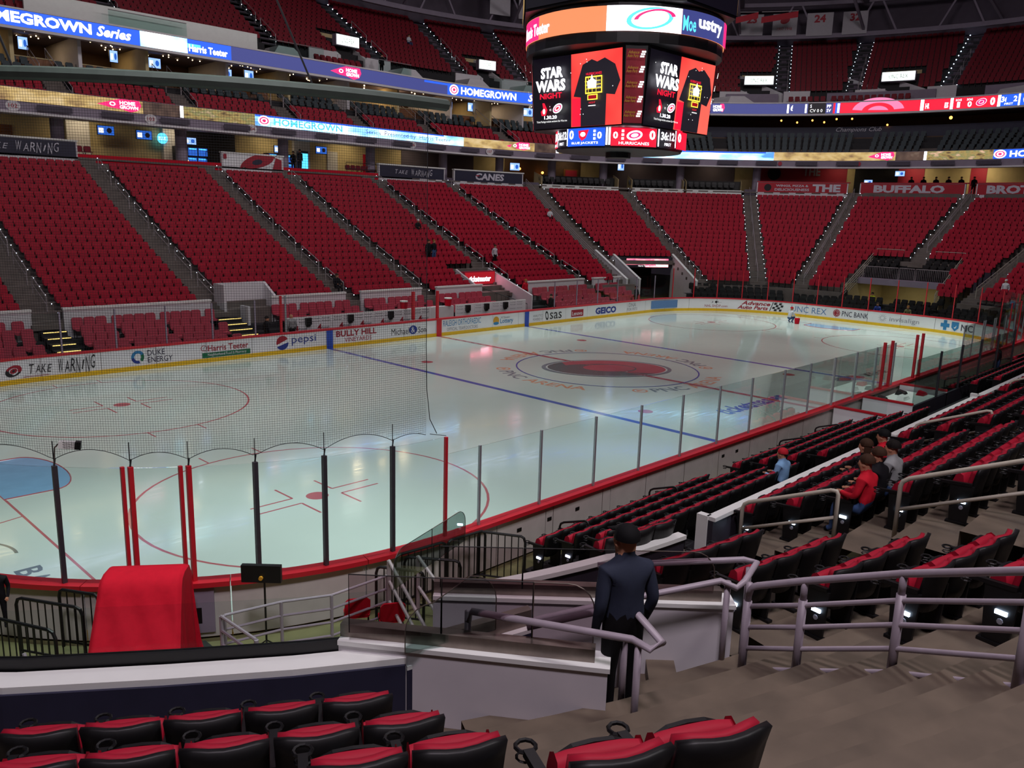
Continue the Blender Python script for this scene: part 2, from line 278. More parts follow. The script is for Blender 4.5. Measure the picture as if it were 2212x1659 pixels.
def emblem(b):
    put_ell(b, G, 0, 0, 4.57, 4.57, 1, n=72, hole=.985)
    t = -PI/4+.12; A_, B_ = 3.3, 2.25                        # the storm emblem lies across the line of sight
    put_ell(b, G, 0, 0, A_, B_, 5, t, 48, hole=.94); put_ell(b, G, 0, 0, A_*.93, B_*.93, 6, t, 48)
    put_ell(b, G, 0, 0, A_*.91, B_*.91, 3, t, 40, a0=2.2, a1=6.0, hole=.60, shift=(.25*A_, .10*B_)); put_ell(b, G, 0, 0, A_*.91, B_*.91, 0, t, 40, a0=-.75, a1=2.3, hole=.62, shift=(-.22*A_, -.12*B_))
    put_ell(b, G, 0, 0, A_*.46, B_*.5, 3, t, 32); put_ell(b, G, .12*cos(t), .12*sin(t), A_*.40, B_*.40, 0, t, 32)
    put_rect(b, G, -.12, -2.6, .06, 5.2, 0); put_rect(b, G, .06, -2.6, .06, 5.2, 0)
ice_mark('centre_emblem', emblem)
def arena_words(b):
    for k in range(4):                                       # the arena's name runs round the circle four times, read from outside
        a0 = R_((232, 322, 52, 142)[k])
        def P(u, v): a = a0+u/5.3; r = 5.62-v; return Vector((r*cos(a), r*sin(a), .0012))
        P.up = lambda: None
        put_text(b, 'PNC', P, .75, 0, 1.9, .72, 5, .02); put_text(b, 'ARENA', P, 2.95, 0, 3.2, .72, 4, .02)
        put_ell(b, P, .2, .36, .36, .36, 4, n=18, hole=.72); put_poly(b, P, [(.05, .2), (.42, .36), (.05, .54)], 4)
ice_mark('ice_lettering', arena_words)
def ice_ads(b):
    put_text(b, 'ticketmaster', Surf((-3.9, -9.2, 0), (1, -.02, 0), (0, 1, 0), (0, 0, 1), eps=.0002, base=.0016), 0, 0, 5.0, .95, 1, .03, .2)
    F = Surf((6.6, -9.6, 0), (1, -.1, 0), (0, 1, 0), (0, 0, 1), eps=.0002, base=.0016); put_ell(b, F, 1.1, .6, 1.2, .45, 5); put_ell(b, F, 1.1, .6, .9, .3, 0); put_text(b, 'SMOKE HOUSE', F, 2.5, .3, 2.2, .6, 3, .02)
    F = Surf((-29.85, -9.0, 0), (.55, -.25, 0), (.15, .95, 0), (0, 0, 1), eps=.0002, base=.0016)
    for k, w_ in enumerate((.5, .75, .95, 1., .8, 1.1)): put_rect(b, F, .1, 3.1-.55*k, w_*1.5, .24, 1)
    for k in range(6): put_text(b, 'BANKER'[k], Surf((-28.2, -6.6-.45*k, 0), (0, -1, 0), (1, 0, 0), (0, 0, 1), eps=.0002, base=.0016), 0, 0, .4, .5, 3, .02)
    put_ell(b, F, 1.0, 4.2, 1.5, 1.0, 3, n=30, hole=.92, a0=0, a1=PI)
ice_mark('ice_lettering', ice_ads)
# boards: every panel is a piece of its own, red cap rail on top, yellow kick plate below
BOARDS = thing('dasher_boards', 'white dasher boards with advertisements, red cap rail and yellow kick plate round the ice', 'boards')
def ring_piece(name, s0, s1, o0, o1, z0, z1, m, parent, step=.45):
    return MB().wall(rpath(s0, s1, o0, step)[::-1], z0, z1, o1-o0, 0).build(name, m, parent)
NP = 66; PL = RLEN/NP
S_GATE = 2*(L2-RC)+PI*RC+2*(W2-RC)+2*(L2-RC)
for i in range(NP):
    s0 = i*PL; g = .012
    ring_piece('board_panel', s0+g, s0+PL-g, .0, .10, .20, 1.0, 'board_white', BOARDS)
    ring_piece('board_backing', s0+g, s0+PL-g, .101, .13, .02, 1.0, 'board_back', BOARDS)
    ring_piece('kick_plate', s0+.004, s0+PL-.004, -.03, .10, 0, .20, 'yellow', BOARDS)
    ring_piece('cap_rail', s0+.003, s0+PL-.003, -.05, .24, 1.0, 1.09, 'red_cap', BOARDS)
for s_, m in ((21.95-7.77, 'blue_line'), (21.95+7.77, 'blue_line'), (21.95, 'red_cap')): MB().wall(rpath(s_-.2, s_+.2, -.035)[::-1], 0, 1.01, .01).build('line_band', m, BOARDS)
LK = ['lettering_dark', 'lettering_red', 'lettering_blue', 'lettering_sky', 'lettering_black', 'lettering_green', 'lettering_slate', 'lettering_gold', 'board_white', 'lettering_grey', 'lettering_white']
def ad(s0, fn):
    b = MB(); F = Surf(path=lambda u: (lambda q: (q[0], q[1], -q[2], -q[3]))(rink_at(s0+u, 0)), z0=.2, eps=.003, base=.004); fn(b, F); b.build('board_advert', [M[k] for k in LK], BOARDS)
def take_warning(b, F, u=0, v=.1, w=3.2, h=.55, mi=4):      # brush-lettered slogan: ragged, each letter its own size
    x = u
    for k, ch in enumerate('TAKE WARNING'):
        cw = w/12*(.72 if ch in 'I' else 1.0); hh = h*(.72, .6, .66, .6, 0, 1.15, .9, 1.05, 1.2, .75, 1.3, 1.1)[k] if ch != ' ' else 0
        if hh: put_text(b, ch, F, x, v+(.12, .14, .12, .12, 0, -.02, 0, .0, -.1, .08, -.12, .08)[k]*h*1.4, cw*.86, hh, mi, .0, .25)
        x += cw
ad(-1.6, lambda b, F: (roundel(b, F, .55, .36, .24, (4, 8, 1)), take_warning(b, F, 1.15, .08, 2.7), put_rect(b, F, .9, .06, 1.0, .02, 1)))
def duke(b, F):
    put_ell(b, F, .35, .4, .3, .3, 3, hole=.55, a0=.4, a1=3.4); put_ell(b, F, .35, .4, .3, .3, 2, hole=.55, a0=3.3, a1=5.0); put_ell(b, F, .35, .4, .28, .28, 5, hole=.5, a0=-.9, a1=.5)
    put_text(b, 'DUKE', F, .78, .42, .8, .26, 0); put_text(b, 'ENERGY', F, .78, .10, 1.15, .26, 0)
ad(3.65, duke)
def teeter(b, F):
    put_ell(b, F, .22, .5, .16, .14, 1, hole=.8); put_ell(b, F, .32, .47, .14, .13, 9, hole=.8); put_text(b, 'Harris Teeter', F, .42, .33, 2.1, .3, 1, .015); put_rect(b, F, .12, .03, 2.5, .24, 5); put_text(b, 'Neighborhood Food & Pharmacy', F, .4, .06, 2.0, .17, 8)
ad(6.9, teeter)
def cola(b, F):
    put_ell(b, F, .38, .38, .36, .36, 8); put_ell(b, F, .38, .40, .35, .34, 1, .45, a0=0, a1=PI); put_ell(b, F, .38, .34, .35, .33, 2, .35, a0=PI+.1, a1=2*PI-.1); put_text(b, 'pepsi', F, .92, .18, 1.45, .5, 2)
ad(10.95, cola)
ad(14.5, lambda b, F: (put_text(b, 'BULLY HILL', F, .1, .38, 2.7, .34, 1, .03), put_text(b, 'VINEYARDS', F, .65, .07, 1.8, .24, 1)))
ad(18.35, lambda b, F: (put_text(b, 'Michael', F, 0, .15, 1.3, .38, 4), put_ell(b, F, 1.6, .36, .3, .26, 2), put_text(b, '&', F, 1.45, .2, .28, .34, 8), put_text(b, 'Son', F, 1.98, .15, .6, .36, 4)))
ad(22.3, lambda b, F: (put_text(b, 'RALEIGH ORTHOPAEDIC', F, 0, .36, 3.15, .36, 3), put_text(b, 'OFFICIAL TEAM DOCTORS', F, .3, .07, 2.6, .2, 9)))
ad(26.55, lambda b, F: (put_ell(b, F, .28, .4, .27, .27, 7), put_ell(b, F, .28, .22, .25, .1, 3), put_text(b, 'NC Education', F, .72, .5, .8, .14, 9), put_text(b, 'Lottery', F, .65, .1, 1.2, .4, 3, .01)))
ad(30.25, lambda b, F: (put_text(b, 'ANALYTICS', F, .1, .36, 1.0, .17, 9), put_text(b, 'POWERED BY', F, .1, .12, 1.0, .17, 9), put_ell(b, F, 1.5, .4, .16, .3, 4, .2, hole=.6, a0=.5, a1=4.2), put_ell(b, F, 1.5, .38, .16, .3, 4, .2, hole=.6, a0=3.6, a1=7.3), put_text(b, 'sas', F, 1.8, .12, 1.25, .46, 4)))
ad(34.35, lambda b, F: (put_rect(b, F, 0, .1, 1.35, .5, 1), put_text(b, 'Lenovo', F, .1, .2, 1.12, .28, 8, .01)))
ad(37.1, lambda b, F: put_text(b, 'GEICO', F, 0, .1, 2.5, .5, 2, .05))
ad(41.0, lambda b, F: (put_text(b, 'DNA', F, .2, .4, .9, .3, 9), put_text(b, 'FOR PETS', F, 0, .12, 1.3, .2, 9)))
ad(44.15, lambda b, F: (put_rect(b, F, 0, .08, 2.95, .62, 6), put_rect(b, F, .04, .12, 2.87, .54, 8), put_text(b, 'BUD LIGHT', F, .15, .2, 2.6, .38, 2, .03)))
ad(49.6, lambda b, F: (put_text(b, 'NHL SHOP.com', F, 0, .12, 1.9, .2, 1), put_ell(b, F, .95, .54, .1, .1, 4), put_text(b, 'J L', F, .5, .45, .9, .16, 9)))
def autoparts(b, F):
    put_text(b, 'Advance', F, .3, .4, 2.3, .32, 1, .03, .3); put_text(b, 'Auto Parts', F, 0, .06, 2.45, .3, 1, .03, .3); put_poly(b, F, [(2.55, .03), (2.61, .03), (2.85, .74), (2.79, .74)], 4)
    for r_ in range(4):
        for c_ in range(4):
            if (r_+c_) % 2: u = 2.7+.2*c_+.06*r_; put_poly(b, F, [(u, .05+.17*r_), (u+.2, .05+.17*r_), (u+.25, .21+.17*r_), (u+.05, .21+.17*r_)], 4)
ad(52.3, autoparts)
ad(56.6, lambda b, F: put_text(b, 'UNC REX', F, 0, .15, 2.9, .48, 6))
def bank(b, F): put_ell(b, F, .3, .4, .28, .28, 1, hole=.8); put_ell(b, F, .3, .4, .2, .2, 1, hole=.6); put_poly(b, F, [(.18, .26), (.48, .4), (.18, .54)], 1); put_text(b, 'PNC BANK', F, .72, .2, 2.0, .4, 0)
ad(60.0, bank)
def star(b, F):
    for k in range(12): a = PI/6*k; put_poly(b, F, [(.38+.12*cos(a-.1), .4+.12*sin(a-.1)), (.38+.35*cos(a), .4+.35*sin(a)), (.38+.12*cos(a+.1), .4+.12*sin(a+.1))], 0)
    put_text(b, 'invisalign', F, .9, .12, 2.1, .42, 9)
ad(63.4, star)
def cross(b, F):
    put_rect(b, F, .2, .05, .25, .7, 3); put_rect(b, F, 0, .27, .65, .26, 3); put_ell(b, F, .325, .4, .13, .13, 8, hole=.7); put_poly(b, F, [(.8, .7), (1.35, .7), (1.35, .3), (1.07, .05), (.8, .3)], 3); put_ell(b, F, 1.07, .45, .1, .2, 8, hole=.6); put_text(b, 'NC', F, 1.55, .15, .95, .46, 0)
ad(67.9, cross)
ad(72.3, lambda b, F: (put_text(b, 'YOUTH', F, 0, .4, .8, .2, 9), roundel(b, F, 1.25, .4, .22, (4, 8, 1)), put_text(b, 'TPI', F, 1.7, .2, .5, .4, 9), put_rect(b, F, 2.35, .08, .5, .66, 2), put_rect(b, F, 2.4, .3, .4, .2, 8)))
ad(76.2, lambda b, F: (put_text(b, 'vestique', F, 0, .15, 1.5, .3, 1), put_rect(b, F, .75, .45, .04, .3, 9)))
# glass: far side behind the team benches stands further back; tall panes round the ends, lower ones along the near side
S0N = 2*(L2-RC)+PI*RC+2*(W2-RC)                              # start (east end) of the near straight
def sx_near(x): return S0N+(L2-RC)-x
def pane(s0, s1, z1, m='clear_glass', off=.10): MB().wall(rpath(s0+.012, s1-.012, off)[::-1], 1.09, z1, -.012).build('glass_pane', m, BOARDS)
def post(s, z1, m, off=.10, w=.05):
    x, y, nx, ny = rink_at(s, off); b = MB(); b.bar((x, y, 1.08), (x, y, z1), w, w); b.build('glass_post', m, BOARDS)
near_x = [-5.72, -7.6, -9.72, -11.6, -13.53, -15.45, -17.3, -19.24, -21.12, -22.05]
def s_corner(x, y): return S0N+2*(L2-RC)+RC*(-PI/2-math.atan2(y+W2-RC, x+L2-RC))
cpts = [(-23.3, -13.01), (-24.57, -12.6), (-25.68, -12.18), (-26.67, -11.73), (-27.41, -11.16), (-28.34, -10.32), (-29.35, -9.05), (-30.1, -7.6)]
cs = [s_corner(*p) for p in cpts]; ns = [sx_near(x) for x in near_x]
kinds = ['post_grey', 'post_grey', 'post_grey', 'red_cap', 'red_cap', 'post_grey', 'red_cap', 'red_cap']
for s_, k in zip(cs, kinds):
    post(s_, 3.19, k, w=.075)
    if k == 'red_cap' and s_ < cs[5]: post(s_+.13, 3.19, k, w=.06)
for s_ in ns[:-1]: post(s_, 2.83, 'post_silver')
post(ns[-1], 3.17, 'red_cap', w=.06)
for a, b_ in zip([ns[-1]]+cs[:-1], cs): pane(a, b_, 3.17, 'near_glass')
for a, b_ in zip(ns[:-1], ns[1:]): pane(a, b_, 2.81, 'near_glass')
for x0 in (15.9, 14.0): post(sx_near(x0), 2.83, 'post_silver')
near2 = [21.9, 20.0, 18.1, 16.2, 14.3, 12.4, 10.9]
for x0 in near2: post(sx_near(x0), 2.83, 'post_silver')
for a, b_ in zip(near2[:-1], near2[1:]): pane(sx_near(a), sx_near(b_), 2.81)
for x0 in (1.9, .0, -1.9, -3.8): post(sx_near(x0), 2.83, 'post_silver', off=.12)
xs = [1.9, 0, -1.9, -3.8, -5.72]
for a, b_ in zip(xs[:-1], xs[1:]): pane(sx_near(a), sx_near(b_), 2.81)
for x0 in (1.5, .7, 4.3, 5.0): post(sx_near(x0), 2.95, 'red_cap', off=.14, w=.10)
# far straight: glass west of the benches and from the east blue line on; the end and its corners full height
fs = [s_ for s_ in (.9+2.25*k for k in range(5))]
for s_ in fs: post(s_, 2.85, 'mauve', w=.06)
for a, b_ in zip([-1.3]+fs[:-1], fs): pane(a, b_, 2.83)
post(11.35, 3.0, 'red_cap', w=.1); post(11.62, 3.0, 'post_silver', w=.08)
post(20.35, 2.75, 'red_cap', off=.5, w=.16); post(21.95, 2.75, 'red_cap', off=.16, w=.14)
es = [32.6, 35.0, 37.4, 39.8, 42.2, 44.6]+[46.6+2.0*k for k in range(19)]
for k, s_ in enumerate(es): post(s_, 2.9 if k < 6 else 3.45, 'mauve' if k < 6 else 'red_cap', w=.06)
for a, b_ in zip([30.4]+es[:-1], es): pane(a, b_, 2.88 if a < 44 else 3.43)
post(es[-1]+2, 3.45, 'red_cap', w=.06)
pane(es[-1], es[-1]+4.5, 3.43)
# ---------------------------------------------------------------- far lower bowl
def prof(t): return 2.75064e-3*t*t+.313463*t-4.32637
def tj(j): return 18.37+.8367*j
def zj(j): return prof(tj(j))-.53
class Line:
    """an aisle edge in plan: profile distance t -> (x, y)"""
    def __init__(s, bx, by, deg, sh=0): s.b, s.th, s.sh = (bx, by), R_(deg), sh
    def __call__(s, t): return Vector((s.b[0]+t*cos(s.th)+s.sh*sin(s.th), s.b[1]+t*sin(s.th)-s.sh*cos(s.th)))
    def s(s, d): return Line(*s.b, math.degrees(s.th), s.sh+d)
    def mir(s): return Line(s.b[0], -s.b[1], -math.degrees(s.th), -s.sh)
V_ = lambda x: Line(x, 0, 90)
LZ, LA0, LA1, LA2, LA3, LA4, LE = V_(-28.1), V_(-19.6), V_(-11.1), V_(-2.6), V_(3.5), V_(12.1), V_(20.4)
LF, LG, LH, LI, LJ = Line(18.86, -.32, 70.5), Line(22.3, -2.4, 61), Line(18.97, -.56, 33.3), Line(16.68, 3.54, 11.3), Line(17.5, .2, 0)
LK, LH2, LG2 = LI.mir(), LH.mir(), LG.mir()
SECT = [('west end', LZ, LA0.s(-1.3)), ('second', LA0, LA1.s(-1.3)), ('third', LA1, LA2.s(-1.3)), ('fourth', LA2, LA3.s(-1.3)), ('fifth', LA3, LA4.s(-1.3)), ('sixth', LA4, LE.s(-1.3)), ('seventh', LE, LF.s(-1.9)), ('corner', LF, LG.s(-1.3)),
        ('second corner', LG, LH.s(-1.3)), ('first end', LH, LI), ('middle end', LI.s(1.2), LJ), ('beyond tunnel', LJ.s(1.2), LK.s(-1.2)), ('far corner', LK, LH2), ('last corner', LH2.s(1.3), LG2)]
NR = 22
edge = []
for _, a, b in SECT: edge += [a, b]
bowl = MB()
for j in range(0, NR+1):
    t0, t1 = tj(j)-.55, tj(j)+.2867; z = zj(j); zp = zj(j-1) if j else 0.
    lo = j < 5                                               # low rows are left out over the two tunnels
    runs, cur = [], []
    for k in range(len(edge)):
        sec = k//2
        cut = (sec == 7 and j < 5) or (sec in (10, 11) and j < 7)
        if cut and k % 2 == 0:
            if sec == 7: cur.append(edge[k])
            elif sec == 10: cur.append(edge[k]); cur.append(('y', 3.2))
            if cur: runs.append(cur)
            cur = []
            if sec == 11: cur = [('y', -3.9)]
        elif cut: cur = [edge[k]] if sec != 10 else []
        else: cur.append(edge[k])
    if cur: runs.append(cur)
    def pt(e, t): return (t+17.5, e[1]) if isinstance(e, tuple) else tuple(e(t))
    for r in runs:
        n = len(r)
        if n < 2: continue
        A, B = [pt(e, t0) for e in r], [pt(e, t1) for e in r]
        bowl.grid(lambda i, k: (*(A, A, B)[k][i], (zp, z, z)[k]), n, 3)
struct(bowl.build('lower_stand_floor', 'concrete'))
# one stadium seat as seen from the ice: red pad, folded red pan, black arms
def oct_box(b, w, z0, z1, y0, y1, mi, c=.06, lean=0):
    o = [(-w+c, z0), (w-c, z0), (w, z0+c), (w, z1-c), (w-c, z1), (-w+c, z1), (-w, z1-c), (-w, z0+c)]
    f = [(x, y0+lean*(z-z0), z) for x, z in o]+[(x, y1+lean*(z-z0), z) for x, z in o]
    b.add(f, [tuple(range(8)), tuple(range(8, 16))[::-1]]+[(k, k+8, (k+1) % 8+8, (k+1) % 8) for k in range(8)], mi)
def simple_seat(mi=(0, 1)):
    b = MB(); oct_box(b, .235, .44, .90, -.06, .02, mi[0], lean=.16); oct_box(b, .22, .38, .72, -.20, -.09, mi[0], .05, .1)
    oct_box(b, .225, .40, .86, .025, .06, mi[1], .05, .16); b.box(.24, -.30, .58, .28, .04, .62, mi[1]); b.box(.24, -.16, 0, .28, -.04, .58, mi[1]); return b
SEAT0 = simple_seat()
def put_seat(dst, src, o, ang, z):
    c, s_ = cos(ang), sin(ang); dst.add([(o[0]+x*c-y*s_, o[1]+x*s_+y*c, z+zz) for x, y, zz in src.v], src.f); dst.m[-len(src.f):] = src.m
def seat_row(l, r, t, pitch=.52, gap=.06):
    a, b = l(t), r(t); d = b-a; w = d.length; n = int((w-gap)/pitch); d /= w; o = (w-n*pitch)/2; ang = math.atan2(d.y, d.x)
    return [(a+d*(o+pitch*(k+.5)), ang) for k in range(n)]
far_seats = MB()
for si, (nm, l, r) in enumerate(SECT):
    for j in range(NR-2):
        if si == 7 and j < 5: continue
        for p, a in seat_row(l, r, tj(j)):
            if si in (10, 11) and j < 7 and -4.0 < p.y < 3.3: continue
            if si == 5 and j < 3 and 7.8 < p.x < 11.3: continue
            if si == 4 and j < 4 and 7.6 < p.x < 11.0: continue
            if si == 2 and j < 2 and p.x < -7.6: continue
            if si == 1 and j > 18 and 0: continue
            put_seat(far_seats, SEAT0, p, a, zj(j))
# aisle stairs: half steps, step lights along one edge, loop handrails
def aisle(nm, l, w, jmin=0, rails=True, central=False, light_right=True, both=False, bright=True):
    st = MB(); lt = MB()
    for j in range(jmin, NR+1):
        t = tj(j)-.55; zz = zj(j)-.5*(zj(j)-(zj(j-1) if j else zj(0)-.2)); a, b = l(t-.30), l.s(-w)(t-.30); c, d = l.s(-w)(t), l(t)
        st.hexa([(*b, zz-.25), (*a, zz-.25), (*d, zz-.25), (*c, zz-.25), (*b, zz), (*a, zz), (*d, zz), (*c, zz)])
        if j < NR:
            for on, q in ((light_right, l.s(.03)), (both or not light_right, l.s(-w-.03))):
                if on: p = q(tj(j)-.25); lt.ball((p.x, p.y, zj(j)+.36), .022, 5, 4)
    o = struct(st.build('aisle_steps', 'concrete')); s_ = lt.build('step_light', 'step_glow', o); s_['kind'] = 'stuff'
    words_ = ('lowest', 'second', 'third', 'fourth', 'fifth', 'sixth')
    if rails:
        for k in range(6):
            j0, j1 = jmin+.6+3.35*k, jmin+3.0+3.35*k; q = l.s(-.22) if not central else l.s(-w/2); b = MB(); P = []
            for t_, j_ in ((tj(j0), j0), (tj(j1), j1)): p = q(t_); P.append(Vector((p.x, p.y, prof(t_)-.6)))
            h = Vector((0, 0, .95)); m_ = Vector((0, 0, .55))
            b.tube([P[0], P[0]+h*.97, P[0]+h+(P[1]-P[0])*.03, P[1]+h-(P[1]-P[0])*.03, P[1]+h*.97, P[1]], .028, 5); r_ = b.build('handrail', 'rail', thing('stair_handrail', 'silver loop handrail, '+words_[k]+' up the stairs '+nm, 'handrail', P[0], 0, 'handrails on the far stairs'))
            r_.parent and MB().tube([P[0]+m_, P[1]+m_], .02, 5).build('mid_rail', 'rail', r_)
aisle('at the far stand beside the waiting-corner chairs', LA0, 1.3)
aisle('left of the white box with four chairs', LA1, 1.3); aisle('behind the visitors bench', LA2, 1.3); aisle('behind the red bench posts', LA3, 1.3); aisle('beside the lit red vomitory sign', LA4, 1.3)
aisle('before the open corner', LE, 1.3)
aisle('at the wide corner stairs', LF, 1.9, 4, rails=False); aisle('above the corner LED sign', LG, 1.3, 0); aisle('second end', LH, 1.3, 1, rails=False, both=True); aisle('first end', LI.s(1.2), 1.2, 1, rails=False, both=True)
aisle('middle end', LJ.s(1.2), 1.2, 7, rails=False, both=True); aisle('past the tunnel', LK, 1.2, 1, rails=False)
def long_rail(nm, label, q, j0, j1, nr, h0=.35, dh=.2, step=3.0, m='rail', r=.024):
    o = thing(nm, label, 'railing', (*q(tj(j0)), zj(j0))); n = max(1, int((j1-j0)/step)); P = [Vector((*q(tj(j0+(j1-j0)*k/n)), prof(tj(j0+(j1-j0)*k/n))-.6)) for k in range(n+1)]
    for i in range(nr): h = Vector((0, 0, h0+dh*i)); MB().tube([P[0]+h, P[-1]+h] if 0 else [p+h for p in P], r, 5).build('rail', m, o)
    for p in P: MB().tube([p, p+Vector((0, 0, h0+dh*(nr-1)))], r, 5).build('post', m, o)
    return o
long_rail('stair_railing', 'long four-bar silver railing running down the wide corner stairs', LF.s(-1.5), 4, 21, 4)
long_rail('centre_rail', 'silver rail up the middle of the steep dotted stairs at the rink end', LH.s(-.65), 1, 21, 1, .9); long_rail('centre_rail', 'double silver rail up the slanted stairs beside the tunnel seats', LI.s(.6), 1, 21, 2, .6, .3); long_rail('centre_rail', 'double silver rail up the stairs above the tunnel', LJ.s(.6), 9, 21, 2, .6, .3); long_rail('centre_rail', 'cream double rail on the last stairs at the far corner', LK.s(-.6), 1, 21, 2, .6, .3, m='rail_cream')
# white parapet in front of the first row, with openings at the stairs
for k, (x0, x1) in enumerate(((-28, -20.85), (-19.45, -12.1), (-8.45, -3.45), (-2.3, 2.55), (3.9, 8.1), (12.9, 19.5), (20.7, 24.6))):
    b = MB(); b.box(x0, 17.72, .2, x1, 17.9, 2.42); o = struct(b.build('front_partition_wall', 'white_wall')); MB().box(x0-.03, 17.68, 2.36, x1+.03, 17.94, 2.46).build('wall_cap', 'cap_white', o)
# raised white box with four chairs beside the third section
b = MB(); b.box(-11.25, 18.9, 1.6, -8.2, 19.05, 3.2); b.box(-11.3, 17.8, .6, -11.15, 19.0, 3.2); b.hexa([(-8.3, 17.8, .6), (-8.15, 17.8, .6), (-8.15, 19.0, .6), (-8.3, 19.0, .6), (-8.3, 17.8, 2.5), (-8.15, 17.8, 2.5), (-8.15, 19.0, 3.2), (-8.3, 19.0, 3.2)])
struct(b.build('box_partition_wall', 'white_wall'))
b = MB(); b.box(-11.2, 17.9, .1, -8.2, 18.9, 1.65); struct(b.build('box_floor', 'charcoal'))
b = MB(); b.box(-10.4, 16.9, 1.0, -10.25, 17.75, 2.05); struct(b.build('stub_partition_wall', 'white_wall'))
# padded riser chairs on the floor between the boards and the parapet
rc = MB(); oct_box(rc, .25, .42, .98, -.05, .05, 0, .07, .12); oct_box(rc, .25, .38, .5, -.42, -.04, 0, .07); rc.box(-.2, -.36, 0, -.17, -.33, .4, 1); rc.box(.17, -.36, 0, .2, -.33, .4, 1); rc.box(-.2, -.02, 0, -.17, .02, .42, 1); rc.box(.17, -.02, 0, .2, .02, .42, 1)
fl = MB()
for i, (y0, z) in enumerate(((13.9, .02), (14.65, .18), (15.4, .45), (16.15, .72), (16.9, 1.0))): fl.box(-30, y0, 0, -9.6, y0+.75, z); fl.box(9.8, y0, 0, 22, y0+.75, z)
for i, (y0, z) in enumerate(((15.4, .5), (16.15, .75), (16.9, 1.0))): fl.box(-9.6, y0, 0, 8.2, y0+.75, z)
struct(fl.build('riser_floor', 'charcoal'))
rc_me = rc.build('riser_chair', ['riser_red_hazed', 'black_metal']); rowname = ('front', 'second', 'third', 'fourth', 'last'); ordn = 'first second third fourth fifth sixth seventh eighth ninth tenth eleventh twelfth thirteenth fourteenth fifteenth sixteenth seventeenth eighteenth nineteenth twentieth'.split()
def ordw(k):
    t = ('twenty', 'thirty', 'forty', 'fifty', 'sixty'); return ordn[k] if k < 20 else t[k//10-2]+'-'+(ordn[(k+1) % 10-1] if (k+1) % 10 else 'tenth')
first = [rc_me]
for nm, x0, x1, rows, z in (('by the west lit steps', -28.4, -21.2, (0, 1, 2, 3, 4), 0), ('between the two lit stairways', -19.2, -12.4, (0, 1, 2, 3, 4), 0), ('behind the spotted bench wall', -8.6, -3.6, (2, 3, 4), 0), ('behind the cooler', -2.2, 2.6, (2, 3, 4), 0), ('behind the plain white bench wall', 3.9, 8.0, (2, 3, 4), 0), ('below the corner stairs', 13.2, 19.4, (0, 1, 2, 3, 4), 0), ('next to the standing steward', 20.8, 23.5, (1, 2, 3, 4), 0)):
    for i in rows:
        x, k, c = x0+.15*(i % 2), 0, 0
        y = 14.5+.75*i; z = (.02, .18, .45, .72, 1.0)[i]
        while x < x1:
            o = first.pop() if first else rc_me.copy()
            if o is not rc_me: COL.objects.link(o)
            o.location = (x+.26, y, z); tag(o, 'haze-pinked red padded chair %s, %s in the %s row' % (nm, ordw(k), rowname[i]), 'chair', 'padded chairs behind the far boards'); k += 1; x += .545; c += 1
            if c % 4 == 3: x += .22
for x0, x1, lab in ((-20.6, -19.5, 'west'), (-12.0, -10.6, 'east')):
    b, g = MB(), MB()
    for i in range(6): b.box(x0, 14.2+.6*i, 0, x1, 17.8, .22*(i+1)+.1); g.box(x0+.05, 14.19+.6*i, .22*(i+1)+.06, x1-.05, 14.2+.6*i, .22*(i+1)+.1)
    o = struct(b.build('floor_steps', 'charcoal')); g.build('tread_light', 'tread_glow', o)['kind'] = 'stuff'
# corner vomitory under the seventh and corner sections
def fg(t, u): a, b = LF(t), LG.s(-1.3)(t); return a+(b-a)*u
def slope_wall(nm, u, t0, t1, h, th=.16, m='white_wall'):
    a, b = fg(t0, u), fg(t1, u); d = (b-a).normalized(); n = Vector((d.y, -d.x))*th; b_ = MB()
    za, zb = prof(t0)-.53+h, prof(t1)-.53+h
    b_.hexa([(*a, 0), (*(a+n), 0), (*(b+n), 0), (*b, 0), (*a, za), (*(a+n), za), (*(b+n), zb), (*b, zb)]); o = struct(b_.build(nm, m))
    c = MB(); c.hexa([(*(a-n*.2), za), (*(a+n*1.2), za), (*(b+n*1.2), zb), (*(b-n*.2), zb), (*(a-n*.2), za+.06), (*(a+n*1.2), za+.06), (*(b+n*1.2), zb+.06), (*(b-n*.2), zb+.06)]); c.build('wall_cap', 'cap_white', o)
slope_wall('vomitory_side_wall', -.13, 18.0, 23.1, .55); slope_wall('vomitory_side_wall', .08, 18.0, 23.1, .55); slope_wall('vomitory_side_wall', 1.0, 17.6, 22.4, .6)
b = MB(); A, B = fg(22.2, .08), fg(22.2, 1.0); b.hexa([(*A, 2.9), (*B, 2.9), (*(B+Vector((.3, .5))), 2.9), (*(A+Vector((.3, .5))), 2.9), (*A, 3.9), (*B, 3.9), (*(B+Vector((.3, .5))), 3.9), (*(A+Vector((.3, .5))), 3.9)])
struct(b.build('vomitory_head_wall', 'dark_panel'))
b = MB(); A2, B2 = fg(26.5, .08), fg(26.5, 1.0); b.wall([tuple(A2), tuple(B2)], 0, 2.9, .1); struct(b.build('vomitory_back_wall', 'charcoal'))
b = MB(); A3, B3 = fg(24.5, .1), fg(24.5, .35); b.wall([tuple(A3), tuple(B3)], 0, 2.0, .1); struct(b.build('vomitory_yellow_wall', 'tan_wall'))
sg = thing('led_sign', 'wide LED sign with a pink sunset picture over the corner vomitory', 'sign', (*fg(22.1, .6), 3.0)); A, B = fg(22.15, .27), fg(22.15, .93); d = (B-A).normalized(); n = Vector((d.y, -d.x, 0)); w = (B-A).length
F = Surf((*A, 3.0), (d.x, d.y, 0), (0, 0, 1), n, eps=.01, base=.03); b = MB(); put_rect(b, F, -.05, -.05, w+.1, .86); b.build('sign_frame', 'scoreboard_black', sg)
b = MB(); put_rect(b, F, 0, 0, w, .76, n=6); b.build('screen', 'led_sunset', sg)
